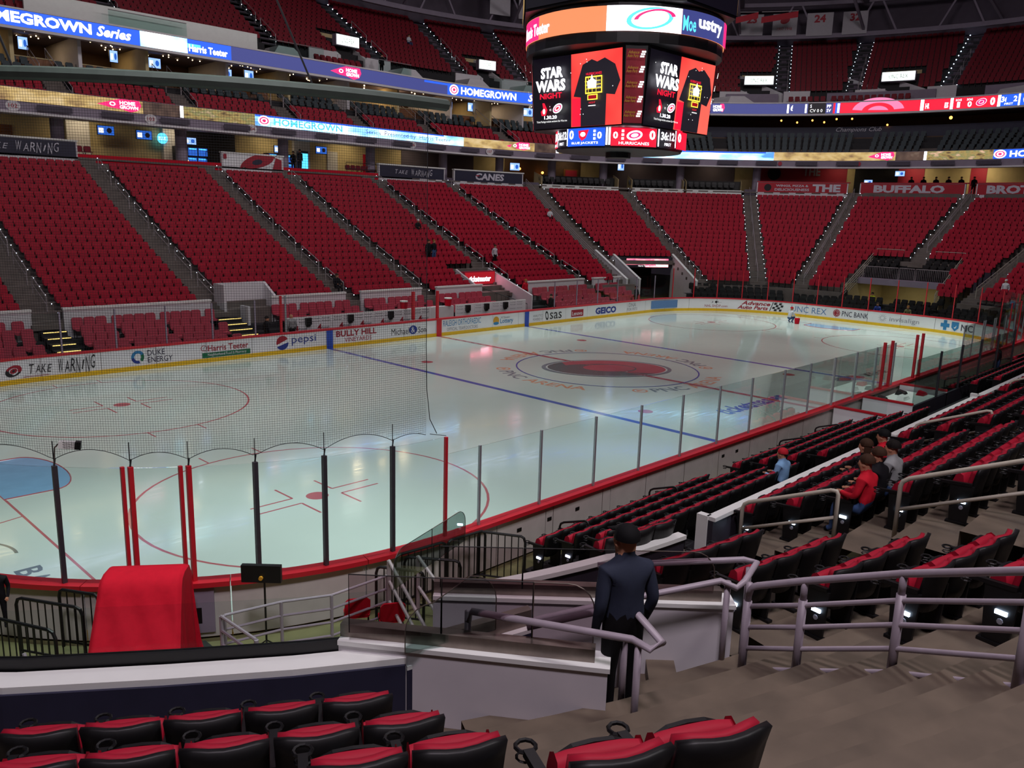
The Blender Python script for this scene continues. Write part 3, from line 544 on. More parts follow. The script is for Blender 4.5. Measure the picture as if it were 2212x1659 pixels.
b = MB(); put_rect(b, F, 0, 0, w*.45, .22, 1); put_text(b, 'HOME', F, w*.45, .42, w*.2, .26, 2, .03); put_text(b, 'GROWN', F, w*.45, .12, w*.24, .26, 2, .03); put_text(b, 'Harris Teeter', F, w*.28, .05, w*.26, .14, 0); put_ell(b, F, w*.75, .32, .28, .22, 0); b.build('sign_lettering', ['led_softwhite', 'led_dark', 'led_pink'], sg)
# red sign vomitory in the fifth section
vs = struct(MB().hexa([(7.75, 17.9, .3), (7.9, 17.9, .3), (7.9, 20.2, .3), (7.75, 20.2, .3), (7.75, 17.9, 2.3), (7.9, 17.9, 2.3), (7.9, 20.2, 3.35), (7.75, 20.2, 3.35)]).build('vomitory_side_wall', 'white_wall'))
struct(MB().hexa([(11.0, 15.6, .2), (11.15, 15.6, .2), (11.15, 20.2, .2), (11.0, 20.2, .2), (11.0, 15.6, 1.7), (11.15, 15.6, 1.7), (11.15, 20.2, 3.35), (11.0, 20.2, 3.35)]).build('vomitory_side_wall', 'white_wall'))
struct(MB().box(7.9, 21.6, 0, 11.0, 21.7, 2.4).build('vomitory_back_wall', 'dark_panel'))
sg = thing('vomitory_sign', 'glowing red ticket seller sign over the far vomitory', 'sign', (9.4, 19.6, 2.3)); MB().box(7.9, 19.4, 2.2, 11.0, 19.8, 3.2).build('sign_box', 'sign_red', sg)
F = Surf((7.9, 19.4, 2.2), (1, 0, 0), (0, 0, 1), (0, -1, 0), eps=.01, base=.01); b = MB(); put_rect(b, F, .05, .06, 3.0, .88, 1); put_text(b, 'ticketmaster', F, .45, .25, 2.2, .42, 0, .03, .2); b.build('sign_face', ['led_white', 'led_crimson'], sg)
lamp('sign_spill', 'AREA', (9.5, 19.2, 2.7), (10, 15, 1.2), 14, (1, .12, .25), 2.6, size_y=.8)
o = thing('stair_fence', 'black picket stair rail below the red vomitory sign', 'railing', (9.5, 17.5, .5))
MB().tube([(9.0, 18.9, 2.1), (10.6, 15.6, 1.1)], .03, 5).build('rail', 'black_metal', o)
for k in range(12): MB().tube([(9.0+1.6*k/11, 18.9-3.3*k/11, .2), (9.0+1.6*k/11, 18.9-3.3*k/11, 2.1-k/11)], .015, 4).build('picket', 'black_metal', o)
# players' bench walls, black bins, coolers
for x0, x1, lab, spots in ((-9.2, 1.0, 'white bench wall printed with rows of small dark marks and red emblems', 1), (3.1, 9.7, 'plain white bench wall with grey seams behind the east bench', 0)):
    o = thing('bench_wall', lab, 'wall', ((x0+x1)/2, 14.9, 0)); n = int((x1-x0)/1.45)
    for k in range(n):
        a = x0+(x1-x0)*k/n; c = x0+(x1-x0)*(k+1)/n; MB().box(a+.012, 14.9, .1, c-.012, 14.98, 1.5).build('panel', 'board_white', o)
        F = Surf((a, 14.9, 0), (1, 0, 0), (0, 0, 1), (0, -1, 0), eps=.002, base=.004); b = MB()
        for v in (1.36, 1.2): put_text(b, 'Raleigh  Raleigh', F, .1, v, 1.2, .09, 0 if spots else 1)
        if spots: put_text(b, '4', F, .45, .72, .28, .36, 2, .02); put_text(b, 'Raleigh', F, .75, .78, .5, .16, 3)
        else:
            for v in (.95, .7): put_text(b, 'Raleigh  Raleigh', F, .1, v, 1.2, .07, 1)
        b.build('wall_lettering', ['lettering_black', 'lettering_grey', 'lettering_red', 'lettering_dark'], o)
    MB().box(x0, 14.9, 1.5, x1, 15.0, 1.54).build('wall_cap', 'cap_white', o)
    bn = thing('players_bench', 'long dark bench in front of the '+('spotted' if spots else 'plain white')+' bench wall', 'bench', (x0, 14.2, .1)); MB().box(x0, 14.1, .5, x1, 14.5, .56).build('seat', 'charcoal', bn)
    for k in range(6): MB().box(x0+.1+(x1-x0-.3)*k/5, 14.2, 0, x0+.2+(x1-x0-.3)*k/5, 14.4, .5).build('leg', 'black_metal', bn)
for x, lab in ((-7.9, 'first'), (-5.1, 'second'), (-2.2, 'third'), (4.1, 'fourth'), (5.8, 'fifth'), (7.6, 'last')): tag(MB().box(x-.17, 14.72, 1.1, x+.17, 14.9, 1.48).box(x-.12, 14.78, 1.0, x+.12, 14.9, 1.1).build('bin', 'black_metal'), 'black bin hooked on the bench wall, %s counted from the west' % lab, 'bin', 'bins on the bench walls')
for x, lab in ((-1.0, 'orange drinks cooler with white lid on the bench wall'), (2.6, 'orange drinks cooler between the two red posts')):
    o = thing('drinks_cooler', lab, 'cooler', (x, 15.1, 1.5)); MB().cyl((x, 15.1), .2, 1.5, 1.95, 12, r2=.24).build('body', 'lettering_gold' if 0 else 'cloth_red', o); MB().cyl((x, 15.1), .25, 1.95, 2.02, 12).build('lid', 'cap_white', o)
struct(MB().box(-1.2, 14.98, .1, 3.0, 15.3, 1.5).build('bench_ledge_wall', 'white_wall'))
# tunnel at the far end
struct(MB().box(44, -3.9, 0, 44.2, 3.2, 3.2).build('tunnel_back_wall', 'tan_wall')); struct(MB().box(36.2, 3.2, 0, 44, 3.35, 2.5).build('tunnel_side_wall', 'tan_wall')); struct(MB().box(36.2, -4.05, 0, 44, -3.9, 2.5).build('tunnel_side_wall', 'tan_wall'))
struct(MB().box(38.3, -3.9, 2.45, 44, 3.2, 2.95).build('tunnel_ceiling', 'mauve'))
lamp('tunnel_light', 'AREA', (41, -.3, 2.4), (41, -.3, 0), 40, (1, .85, .6), 3)
for i, (x, z) in enumerate(((39.4, 2.95), (40.1, 3.3), (40.8, 3.65), (41.5, 4.0))):
    struct(MB().box(x-.35, -3.9, 2.9, x+.35, 3.2, z).build('balcony_floor', 'charcoal'))
    for y0, side in ((-3.5, 'south'), (.9, 'north')):
        for k in range(4):
            o = tag(simple_seat((0, 0)).build('balcony_chair', ['black_seat']), 'black folding seat on the balcony over the tunnel, %s group, %s row, %s' % (side, rowname[i], ordn[k]), 'seat', 'black seats over the tunnel'); o.location = (x+.1, y0+.6*k+.2, z); o.rotation_euler = (0, 0, -PI/2)
for y, nm in ((3.2, 'north'), (-3.9, 'south')):
    o = thing('sloped_railing', 'five-bar sloping silver railing on the %s side of the tunnel balcony' % nm, 'railing', (36, y, 1.5))
    for k in range(5): MB().tube([(35.6, y, 1.35+.24*k), (41.8, y, 4.3+.24*k)], .028, 5).build('rail', 'rail_cream', o)
    for k in range(6): x = 35.6+6.2*k/5; z = 1.35+2.95*k/5; MB().tube([(x, y, z-.2), (x, y, z+.98)], .026, 5).build('post', 'rail_cream', o)
    MB().tube([(41.8, y, 4.3), (41.8, y, 5.3), (41.8, y-math.copysign(2.3, y), 5.3), (41.8, y-math.copysign(2.3, y), 4.3)], .028, 5).build('end_rail', 'rail_cream', o)
for y0, y1, nm in ((-3.8, -1.2, 'south'), (-1.1, .1, 'middle'), (.2, 3.1, 'north')):
    o = thing('picket_fence', 'grey picket gate along the tunnel balcony edge, %s part' % nm, 'fence', (38.9, y0, 2.95)); MB().tube([(38.9, y0, 2.95), (38.9, y0, 3.9), (38.9, y1, 3.9), (38.9, y1, 2.95)], .025, 5).build('frame', 'rail', o)
    for k in range(int((y1-y0)/.14)): MB().tube([(38.9, y0+.14*(k+1), 2.98), (38.9, y0+.14*(k+1), 3.9)], .012, 4).build('picket', 'rail', o)
# floor seats behind the end glass (black) on stepped risers with silver back rails
for i in range(4):
    r = MB(); zz = .15+.3*i; path = [(17.7+(15.6+.85*i)*cos(a), (15.2+.85*i)*sin(a)) for a in [R_(52-104*k/26) for k in range(27)]]
    p2 = [(17.7+(16.5+.85*i)*cos(a), (16.1+.85*i)*sin(a)) for a in [R_(52-104*k/26) for k in range(27)]]
    b = MB(); b.grid(lambda u, v: (*((path, path, p2)[v][u]), (zz-.3, zz, zz)[v]), 27, 3); struct(b.build('end_riser_floor', 'charcoal'))
    k = 0; a = 50.
    while a > -50:
        th = R_(a); x, y = 17.7+(16.2+.85*i)*cos(th), (15.8+.85*i)*sin(th)
        if hyp(max(x-21.95, 0), max(abs(y)-4.42, 0)) > RC+.9 and not (i == 3 and abs(y+.3) < 3.6):
            s_ = simple_seat((0, 0)).build('floor_chair', ['black_seat']); s_.location = (x, y, zz); s_.rotation_euler = (0, 0, th-PI/2); tag(s_, 'black folding seat behind the end glass, %s row, %s from the corner tunnel' % (rowname[i], ordw(k)), 'seat', 'black floor seats behind the end glass'); k += 1
        a -= 1.95 if (int(a*1.0) % 13) else 4.5
# ---------------------------------------------------------------- concourse, ribbon boards, club level, suites, upper deck, roof
def stad(s, R):
    """point and outward normal on the oval at radius R; s = 0 at x = -30 on the far straight, then round the end"""
    if s < 47.7: return s-30, R, 0., 1.
    a = PI/2-(s-47.7)/R; return 17.7+R*cos(a), R*sin(a), cos(a), sin(a)
def sp(R, s0=0, s1=None, st=1.6):
    s1 = 47.7+R*R_(115) if s1 is None else s1; n = max(1, math.ceil((s1-s0)/st)); return [stad(s0+(s1-s0)*k/n, R)[:2] for k in range(n+1)]
def ss(s, Ra, Rb): return s if s < 47.7 else 47.7+(s-47.7)*Rb/Ra          # same bearing on another radius
def ring(name, R0, R1, z0, z1, m, s0=0, s1=None, parent=None, st=1.6):
    """curved slab between two radii"""
    n = max(1, math.ceil(((s1 if s1 is not None else 47.7+R0*2)-s0)/st)); e = s1 if s1 is not None else 47.7+R0*R_(115); b = MB()
    P = [[stad(ss(s0+(e-s0)*k/n, R0, R), R)[:2] for k in range(n+1)] for R in (R0, R1)]
    q = lambda i, j: (*P[(0, 1, 1, 0, 0)[j]][i], (z0, z0, z1, z1, z0)[j]); b.grid(q, n+1, 5)
    b.add([q(0, j) for j in range(4)], [(0, 1, 2, 3)]); b.add([q(n, j) for j in range(4)], [(3, 2, 1, 0)])
    return b.build(name, m, parent)
ST = lambda R, z0=0, eps=.012, base=.02: Surf(path=lambda u: (lambda q: (q[0], q[1], -q[2], -q[3]))(stad(u, R)), z0=z0, eps=eps, base=base)
struct(ring('concourse_floor', 36, 43, 10.2, 10.32, 'concrete')); struct(ring('concourse_ceiling', 36.2, 43, 13.7, 13.8, 'charcoal'))
CW = struct(ring('concourse_wall', 42, 42.2, 10.3, 13.7, 'tan_wall'))
def cwp(nm, s0, s1, z0, z1, m, d=.06): return ring(nm, 42-d, 42.0, z0, z1, m, ss(s0, 37.5, 42), ss(s1, 37.5, 42), CW)
for s0, s1, m in ((27.2, 32.2, 'charcoal'), (49.5, 57.2, 'mauve_dark'), (60.5, 68.5, 'brown_wall'), (70.5, 84, 'mauve_dark'), (86, 94.5, 'sign_red'), (95.2, 99, 'charcoal'), (99, 101.2, 'sign_red'), (105, 106.3, 'sign_red')): cwp('wall_panel', s0, s1, 10.3, 13.7, m)
for s0, s1 in ((19.0, 20.6), (26.0, 27.0), (37.6, 39.2)): cwp('wall_pilaster', s0, s1, 10.3, 13.7, 'white_wall', .4)
for x in (14.5, 41.2): cwp('wall_door', x, x+1.1, 10.3, 12.5, 'wood' if x < 20 else 'white_wall', .1)
cwp('wall_door', 45.2, 46.2, 10.3, 12.5, 'exit_red' if 0 else 'cloth_red', .1)
F = ST(41.9, 10.3); b = MB()
put_rect(b, F, 20.5, 3.0, 6.3, .42, 0, 4); put_text(b, 'MOOSE', F, 20.7, 3.07, 2.2, .28, 1, .02); put_text(b, 'AND PUB', F, 23.6, 3.07, 2.6, .28, 1, .02); put_ell(b, F, 33.7, 2.1, .38, .42, 1, hole=.9); put_text(b, 'STEAK', F, 29.6, 2.9, 1.5, .2, 0); put_text(b, 'BUTCHERS MARKET', F, 34.8, 2.9, 2.4, .2, 0)
for s_, t_ in ((ss(90, 37.5, 41.9), 'THE'),): put_text(b, t_, F, s_+.6, 2.0, 1.8, .9, 2, .03); put_ell(b, F, s_-2.4, 2.2, .7, .7, 0)
b.build('wall_lettering', ['charcoal', 'tan_wall', 'mauve'], CW)
for k, s_ in enumerate((17.1, 25.6, 34.1, 42.8, 51.2, 57.8, 63.8, 69.6, 78, 86)):
    x, y = stad(s_, 37.5)[:2]; struct(MB().cyl((x, y), .42, 10.3, 13.7, 14).build('concourse_column', 'mauve', smooth=False))
for s_, pw in ((12, 60), (20, 75), (27, 70), (35, 70), (43, 80), (50, 55), (61, 34), (68, 40), (76, 26), (84, 30), (97, 40), (104, 90), (110, 110)):
    x, y = stad(s_, 40)[:2]; lamp('concourse_light', 'AREA', (x, y, 13.6), (x, y, 10), pw, (1, .80, .48), 1.8)
# screens on the concourse
def screen(label, s, R, z, w, h, m, cat='TV', stand=None, nm='television'):
    q = stad(ss(s, 37.5, R), R); o = thing(nm, label, cat, (q[0], q[1], z)); s_ = ss(s, 37.5, R); F = ST(R, z, .02, 0)
    ring('casing', R, R+.1, z-.04, z+h+.04, 'scoreboard_black', s_-w/2-.04, s_+w/2+.04, o, .8); b = MB(); put_rect(b, F, s_-w/2, 0, w, h, 0, 2); put_rect(b, F, s_-w/2+.06, h*.2, w*.3, h*.55, 1); put_ell(b, F, s_+w*.2, h*.5, w*.16, h*.3, 2); b.build('screen', m, o); return o
S3 = ['tv_blue', 'led_softwhite', 'led_dark']; S4 = ['tv_glow', 'led_softwhite', 'tv_blue']
for s_, z, w, h, lab, ms in ((21.6, 12.3, 1.15, .62, 'bright score TV under the pub lettering, west of the mauve column', S3), (24.4, 12.2, 1.15, .62, 'bright score TV under the pub lettering, east of the mauve column', S3), (28.0, 12.1, .95, .5, 'small blue menu screen above the wide video wall', S4), (35.9, 12.0, .95, .55, 'pale menu screen above the second market counter', S4), (40.1, 12.2, 1.1, .6, 'blue score TV over the snack counter', S3),
                             (61.3, 11.9, 1.1, .75, 'pale blue TV by the wall lamp behind the open suite', S4), (72.5, 12.4, .7, .9, 'two-part blue TV beside the second open suite', S4), (99.3, 12.3, .9, .5, 'bright blue TV above the bar beside the red banner', S4), (96.6, 11.4, .8, .5, 'small TV glowing low in the bar', S4)): screen(lab, s_, 41.2, z, w, h, ms)
for s_, lab in ((28.0, 'large blue video wall of drinks coolers under the steak lettering'), (35.9, 'long lit drinks cooler under the market lettering')):
    o = thing('drinks_cooler', lab, 'cooler', (*stad(s_, 41)[:2], 10.32)); ring('body', 41, 41.6, 10.32, 11.9, 'scoreboard_black', s_-1.3, s_+1.3, o, .8); F = ST(41, 10.32, .02); b = MB()
    for r_ in range(2):
        for c_ in range(3): put_rect(b, F, s_-1.2+.82*c_, .15+.75*r_, .74, .6, 0); put_rect(b, F, s_-1.15+.82*c_, .62+.75*r_, .6, .08, 1)
    put_ell(b, F, s_-.7, .4, .3, .2, 2); b.build('screen', ['tv_blue', 'led_cyan', 'lamp_orange'], o)
o = thing('vending_machine', 'narrow glowing cyan vending machine beside the dark-coated visitor', 'vending machine', (*stad(37.6, 40)[:2], 10.32)); ring('body', 40, 40.6, 10.32, 12.2, 'scoreboard_black', 37.2, 38.0, o); b = MB(); put_rect(b, ST(40, 10.32, .02), 37.25, .2, .7, 1.5, 0); b.build('screen', 'led_cyan', o)
o = thing('round_sign', 'round glowing blue globe sign beside the pub TV', 'sign', (*stad(25.9, 41.5)[:2], 12.1)); b = MB(); F = ST(41.5, 12.4, .02); put_ell(b, F, 25.9, 0, .42, .42, 0); put_text(b, 'BLUE', F, 25.6, -.12, .6, .24, 1); b.build('face', ['led_cyan', 'led_softwhite'], o)
# folding chairs and rail on the concourse platform
k = 0
for s0, n, lab in ((29.3, 2, 'beside the wide video wall'), (30.6, 3, 'east of the wide video wall'), (40.3, 6, 'behind the railing past the storm banner'), (45.0, 7, 'above the slogan banner'), (17.8, 3, 'above the west slogan banner')):
    for i in range(n):
        q = stad(s0+.55*i, 37.4); b = MB(); oct_box(b, .24, .42, .85, 0, .05, 0, .08); b.box(-.22, -.4, .42, .22, 0, .47); 
        for x_ in (-.2, .2): b.tube([(x_, -.38, .42), (x_, .1, 0)], .015, 4, 1); b.tube([(x_, -.38, 0), (x_, .08, .8)], .015, 4, 1)
        o = tag(b.build('folding_chair', ['upper_seat', 'black_metal']), 'dark red folding chair on the concourse %s, %s of the group' % (lab, ordn[i]), 'chair', 'folding chairs on the concourse'); o.location = (q[0], q[1], 10.32)
for s0, s1, lab in ((27.2, 32.0, 'by the video wall'), (39.8, 44.0, 'by the storm banner'), (44.8, 49.6, 'over the slogan banner'), (13.5, 18, 'over the west slogan banner')):
    o = thing('platform_rail', 'thin black rail along the concourse platform '+lab, 'railing', (*stad(s0, 36.9)[:2], 10.3))
    for z in (10.85, 11.35): MB().tube([(*p, z) for p in sp(36.9, s0, s1)], .025, 4).build('rail', 'black_metal', o)
    for s_ in (s0, (s0+s1)/2, s1): MB().tube([(*stad(s_, 36.9)[:2], 10.3), (*stad(s_, 36.9)[:2], 11.35)], .025, 4).build('post', 'black_metal', o)
# banners on the parapets at the top of the bowl
def banner(label, s0, s1, m, fn, cap='cap_white', z0=10.3, z1=11.32):
    o = thing('parapet_banner', label, 'banner', (*stad(s0, 36)[:2], z0)); ring('backing', 36, 36.25, z0-.5, z1, 'white_wall', s0, s1, o); ring('top_rail', 35.92, 36.3, z1, z1+.1, cap, s0-.05, s1+.05, o)
    F = ST(36, z0, .01, .01); F.o0 = s0; b = MB(); put_rect(b, F, s0+.1, .02, s1-s0-.2, z1-z0-.06, 0, 8); fn(b, F); b.build('print', m, o)
def brush(b, F, u, v, w, h, mi): take_warning(b, F, u, v, w, h, mi)
BM = ['navy', 'lettering_white', 'lettering_red', 'lettering_black']
banner('navy parapet banner with a white brush-lettered slogan, cut by the picture edge', 8.5, 17.8, BM, lambda b, F: brush(b, F, 12.2, .2, 4.6, .55, 1))
def storm(b, F):
    put_poly(b, F, [(28.2, .05), (29.4, .95), (30.2, .95), (29.2, .05)], 0); put_ell(b, F, 31.0, .35, 1.6, .7, 2, .3, a0=.1, a1=PI); put_ell(b, F, 31.0, .5, 1.35, .42, 2, .25); put_ell(b, F, 30.9, .48, .45, .2, 3, .2); put_ell(b, F, 31.2, .5, 1.6, .5, 0, .25, hole=.85, a0=-1.4, a1=.5); put_poly(b, F, [(32.2, .02), (33.0, .02), (33.0, .75), (32.5, .9)], 2); put_rect(b, F, 28.1, .6, .25, .35, 2)
banner('white parapet banner with a red and navy storm swirl', 28.0, 33.2, ['board_white', 'lettering_white', 'lettering_red', 'navy'], lambda b, F: (F.up(), storm(b, F)))
banner('navy parapet banner with white slogan, nearest the open suites but one', 42.6, 50.2, BM, lambda b, F: brush(b, F, 44.4, .24, 4.4, .52, 1))
banner('navy parapet banner with bold white team nickname', 51.3, 59.3, BM, lambda b, F: (put_text(b, 'CANES', F, 53.8, .2, 3.3, .66, 1, .04, .1), put_rect(b, F, 53.85, .55, .4, .1, 2)))
BR = ['banner_red', 'lettering_white', 'charcoal']
banner('red parapet banner reading THE with wings and pizza words and a round badge', 84.5, 93.4, BR, lambda b, F: (put_ell(b, F, 85.6, .5, .36, .36, 2), put_text(b, 'WINGS, PIZZA &', F, 86.4, .55, 3.2, .26, 1, .03), put_text(b, 'DELICIOUSNESS', F, 86.3, .18, 3.4, .26, 1, .03), put_text(b, 'THE', F, 90.0, .12, 2.7, .76, 1, .05)), 'banner_red')
banner('red parapet banner with BUFFALO in big pale letters', 94.5, 104.0, BR, lambda b, F: put_text(b, 'BUFFALO', F, 95.8, .14, 6.4, .74, 1, .05), 'banner_red')
banner('red parapet banner with BROTHERS running out of the picture', 104.9, 113.5, BR, lambda b, F: put_text(b, 'BROTHERS', F, 105.8, .12, 7.0, .76, 1, .05), 'banner_red')
for s0, s1 in ((17.8, 28), (33.2, 42.6), (50.2, 51.3), (59.3, 61.2), (83.4, 84.5)): struct(ring('back_parapet_wall', 36.1, 36.3, 10.0, 10.55, 'cloth_red' if s1-s0 > 4 else 'mauve_dark', s0, s1))
# open suites with dark counters at the corner, gold-edged partitions
for s0, s1, nm in ((61.5, 70.0, 'first'), (71.5, 77.0, 'second'), (77.3, 83.0, 'third')):
    o = thing('suite_counter', 'black suite counter with pale front ledge in the corner, %s from the scoreboard side' % nm, 'counter', (*stad(s0, 36.5)[:2], 10.3))
    ring('front_ledge', 36.0, 36.3, 10.0, 10.42, 'cap_white', s0, s1, o); ring('counter_top', 37.4, 38.0, 11.3, 11.36, 'scoreboard_black', ss(s0, 36, 37.4), ss(s1, 36, 37.4), o); ring('counter_front', 37.4, 37.5, 10.4, 11.3, 'black_metal', ss(s0, 36, 37.4), ss(s1, 36, 37.4), o)
    for e, s_ in enumerate((s0, s1)): q0, q1 = stad(s_, 36.1), stad(ss(s_, 36.1, 38), 38); MB().hexa([(*q0[:2], 10.0), (q0[0]+.1, q0[1], 10.0), (q1[0]+.1, q1[1], 10.0), (*q1[:2], 10), (*q0[:2], 11.2), (q0[0]+.1, q0[1], 11.2), (q1[0]+.1, q1[1], 11.7), (*q1[:2], 11.7)]).build('side_partition', 'tan_wall', o)
    n = int((s1-s0)/.62)
    for k in range(n):
        q = stad(s0+.45+.62*k, 36.7); c = simple_seat((0, 0)).build('suite_stool', ['black_seat']); c.location = (q[0], q[1], 10.32); c.rotation_euler = (0, 0, math.atan2(q[3], q[2])-PI/2); tag(c, 'black chair in the %s open corner suite, %s along' % (nm, ordw(k)), 'chair', 'black chairs in the open corner suites')
for s_, z, lab in ((63.3, 12.1, 'warm wall lamp beside the corner suite TV'), (66.0, 11.8, 'cream table lamp at the back of the first corner suite')): q = stad(s_, 41.3); tag(MB().ball((q[0], q[1], z), .14, 8, 6).build('wall_lamp', 'lamp_orange'), lab, 'lamp')
o = thing('framed_picture', 'framed red picture on the back wall of the first corner suite', 'picture', (*stad(67.3, 41.5)[:2], 11.4)); ring('frame', 41.4, 41.5, 11.3, 12.3, 'wood', ss(66.6, 37.5, 41.4), ss(68.1, 37.5, 41.4), o, .8); ring('print', 41.36, 41.4, 11.42, 12.18, 'sign_red', ss(66.75, 37.5, 41.4), ss(67.95, 37.5, 41.4), o, .8)
# fascia with the lower ribbon board
FA = struct(ring('fascia_wall', 35, 35.5, 12.85, 14.3, 'mauve')); ring('fascia_lip', 34.9, 35.5, 12.72, 12.86, 'white_wall', parent=FA); struct(ring('fascia_soffit_ceiling', 35.3, 37.2, 12.8, 12.86, 'white_wall'))
F = ST(35, 12.86, .01, .01); b = MB()
for s_, t_ in ((13.9, '102'), (22.4, '103'), (30.0, '104'), (37.2, '105'), (45.5, '106'), (54.5, '107')):
    put_ell(b, F, s_, .3, .42, .32, 0, n=20); put_text(b, t_, F, s_-.25, .18, .5, .24, 1, .01)
for s_ in (61.6, 73.0, 85.5, 93.0): put_ell(b, F, s_, .28, .2, .22, 2, n=10)
b.build('section_sign', ['white_wall', 'lettering_red', 'sign_red'], FA); b = MB(); s_ = 10.5
while s_ < 110: put_rect(b, F, s_, .12, 2.1, .36, 0, 3); s_ += 3.9 if int(s_) % 2 else 4.7
b.build('fascia_grille', 'grille', FA)['kind'] = 'stuff'
RB = thing('ribbon_board', 'lower LED ribbon board wrapping the club level above the concourse', 'LED board', (-30, 35, 13.45)); ring('casing', 34.97, 35.0, 13.45, 14.27, 'scoreboard_black', parent=RB)
LM = ['led_autumn', 'led_gold', 'led_brown', 'led_sky', 'led_blue', 'led_purple', 'led_pink', 'led_softwhite', 'led_white', 'led_red', 'led_dark', 'led_swirl', 'led_cyan', 'led_crimson', 'led_orange']
R1 = ST(34.97, 13.46, .006, .004)
def seg(nm, P, R, z, h, s0, s1, mi, fn=None):
    b = MB(); F = ST(R, z, .006, .004); put_rect(b, F, s0, 0, s1-s0, h, mi, max(1, int((s1-s0)/1.2))); fn and fn(b, F); return b.build(nm, LM, P)
def homegrown(b, F, u, w=2.9, h=.8):                         # glowing state-shaped badge
    put_poly(b, F, [(u, h*.45), (u+w*.35, h*.85), (u+w*.5, h), (u+w*.95, h), (u+w, h*.6), (u+w*.93, h*.2), (u+w*.75, 0), (u+w*.55, h*.18), (u+w*.3, h*.25)], 6)
    put_ell(b, F, u+w*.34, h*.56, w*.07, h*.16, 8, hole=.6); put_text(b, 'HOME', F, u+w*.5, h*.56, w*.36, h*.3, 8, .03); put_text(b, 'GROWN', F, u+w*.5, h*.22, w*.42, h*.3, 8, .03)
def word(b, F, u, h=.8, mi=8):
    put_ell(b, F, u+.55, h*.5, .52, h*.46, 8); put_ell(b, F, u+.55, h*.5, .40, h*.34, 6, hole=.7); put_ell(b, F, u+.55, h*.5, .16, h*.14, 6); put_text(b, 'HOMEGROWN', F, u+1.35, h*.16, 6.3, h*.68, mi, .03)
for s0, s1, mi, fn in ((0, 18.6, 1, None), (18.6, 21.9, 1, lambda b, F: homegrown(b, F, 18.9)), (21.9, 24.5, 2, None), (24.5, 24.75, 8, None), (24.75, 30.3, 0, None), (30.3, 40.2, 3, lambda b, F: (put_rect(b, F, 30.3, .68, 9.9, .12, 4, 8), word(b, F, 30.5, .8, 12))), (40.2, 51.5, 3, lambda b, F: (put_rect(b, F, 40.2, .7, 9, .1, 4, 8), put_text(b, 'Series  Presented by  Harris Teeter', F, 40.5, .14, 9.5, .45, 5))),
                       (51.5, 56.3, 1, None), (56.3, 59.6, 1, lambda b, F: homegrown(b, F, 56.4)), (59.6, 62.0, 2, None), (62.0, 62.3, 8, None), (62.3, 66, 0, None), (66, 84.8, 3, lambda b, F: put_rect(b, F, 66, .66, 18, .14, 4, 14)), (84.8, 93.6, 1, None), (93.6, 96.2, 1, lambda b, F: homegrown(b, F, 93.7, 2.4)), (96.2, 98.7, 2, None), (98.7, 98.95, 8, None), (98.95, 104.6, 0, None), (104.6, 118, 4, lambda b, F: word(b, F, 104.6))):
    seg('led_panel', RB, 34.97, 13.46, .8, s0, s1, mi, fn)
# club level: three rows of red seats behind the ribbon, dark suite seats, suites behind
for j in range(3): struct(ring('club_deck_floor', 35.2+.9*j, 36.1+.9*j, 13.0, 13.55+.57*j, 'concrete'))
struct(ring('suite_deck_floor', 37.9, 38.8, 13.0, 15.35, 'charcoal')); struct(ring('suite_deck_floor', 38.8, 39.8, 13.0, 15.9, 'charcoal')); struct(ring('suite_floor', 39.8, 46, 15.9, 16.1, 'brown_wall'))
struct(ring('suite_back_wall', 45.4, 45.6, 16.0, 19.0, 'brown_wall')); struct(ring('suite_ceiling', 37.4, 46, 18.55, 18.62, 'mauve_dark'))
clubA = [-9.3, -.1, 17.7, 26.1, 34.6, 41.7, 49.5, 58.3, 68.3]     # aisle positions along the ribbon
CSEAT = simple_seat((0, 1)); club = MB(); dark = MB()
for k in range(len(clubA)-1):
    for j in range(3):
        s_, e = clubA[k]+.1, clubA[k+1]-1.3
        if s_ < -2: continue
        n = int((e-s_)/.55); o = (e-s_-n*.55)/2
        for i in range(n): q = stad(s_+o+.55*(i+.5), 35.75+.9*j); put_seat(club, CSEAT, q, math.atan2(q[3], q[2])-PI/2, 13.55+.57*j)
        if j < 2:
            n = int((e-s_)/.68)
            for i in range(n):
                if i % 9 == 8: continue
                q = stad(s_+.68*(i+.5), 38.4+1.0*j); put_seat(dark, CSEAT, q, math.atan2(q[3], q[2])-PI/2, 15.35+.55*j)
    b = MB(); w = []
    for j in range(9): q0, q1 = stad(clubA[k+1]-1.25, 35.2+.32*j), stad(clubA[k+1]+.05, 35.2+.32*j); q2, q3 = stad(clubA[k+1]+.05, 35.52+.32*j), stad(clubA[k+1]-1.25, 35.52+.32*j); b.hexa([(*q0[:2], 13), (*q1[:2], 13), (*q2[:2], 13), (*q3[:2], 13), (*q0[:2], 13.6+.22*j), (*q1[:2], 13.6+.22*j), (*q2[:2], 13.6+.22*j), (*q3[:2], 13.6+.22*j)])
    struct(b.build('club_steps', 'concrete'))
    if 0 < clubA[k+1] < 66:
        for e, (ds, R0, R1) in enumerate(((-.1, 35.4, 37.9), (-.1, 38.0, 40.2), (-1.2, 38.0, 40.2))):
            P = [Vector((*stad(clubA[k+1]+ds, R)[:2], 13.6+(R-35.2)*.62)) for R in (R0, R1)]; h = Vector((0, 0, .95)); o = thing('club_handrail', 'silver handrail on the club stairs, %s stair from the west, %s rail' % (ordn[k], ordn[e]), 'handrail', P[0], 0, 'club level handrails')
            MB().tube([P[0], P[0]+h, P[1]+h, P[1]], .03, 5).build('rail', 'rail', o); MB().tube([P[0]+h*.55, P[1]+h*.55], .022, 5).build('mid_rail', 'rail', o)
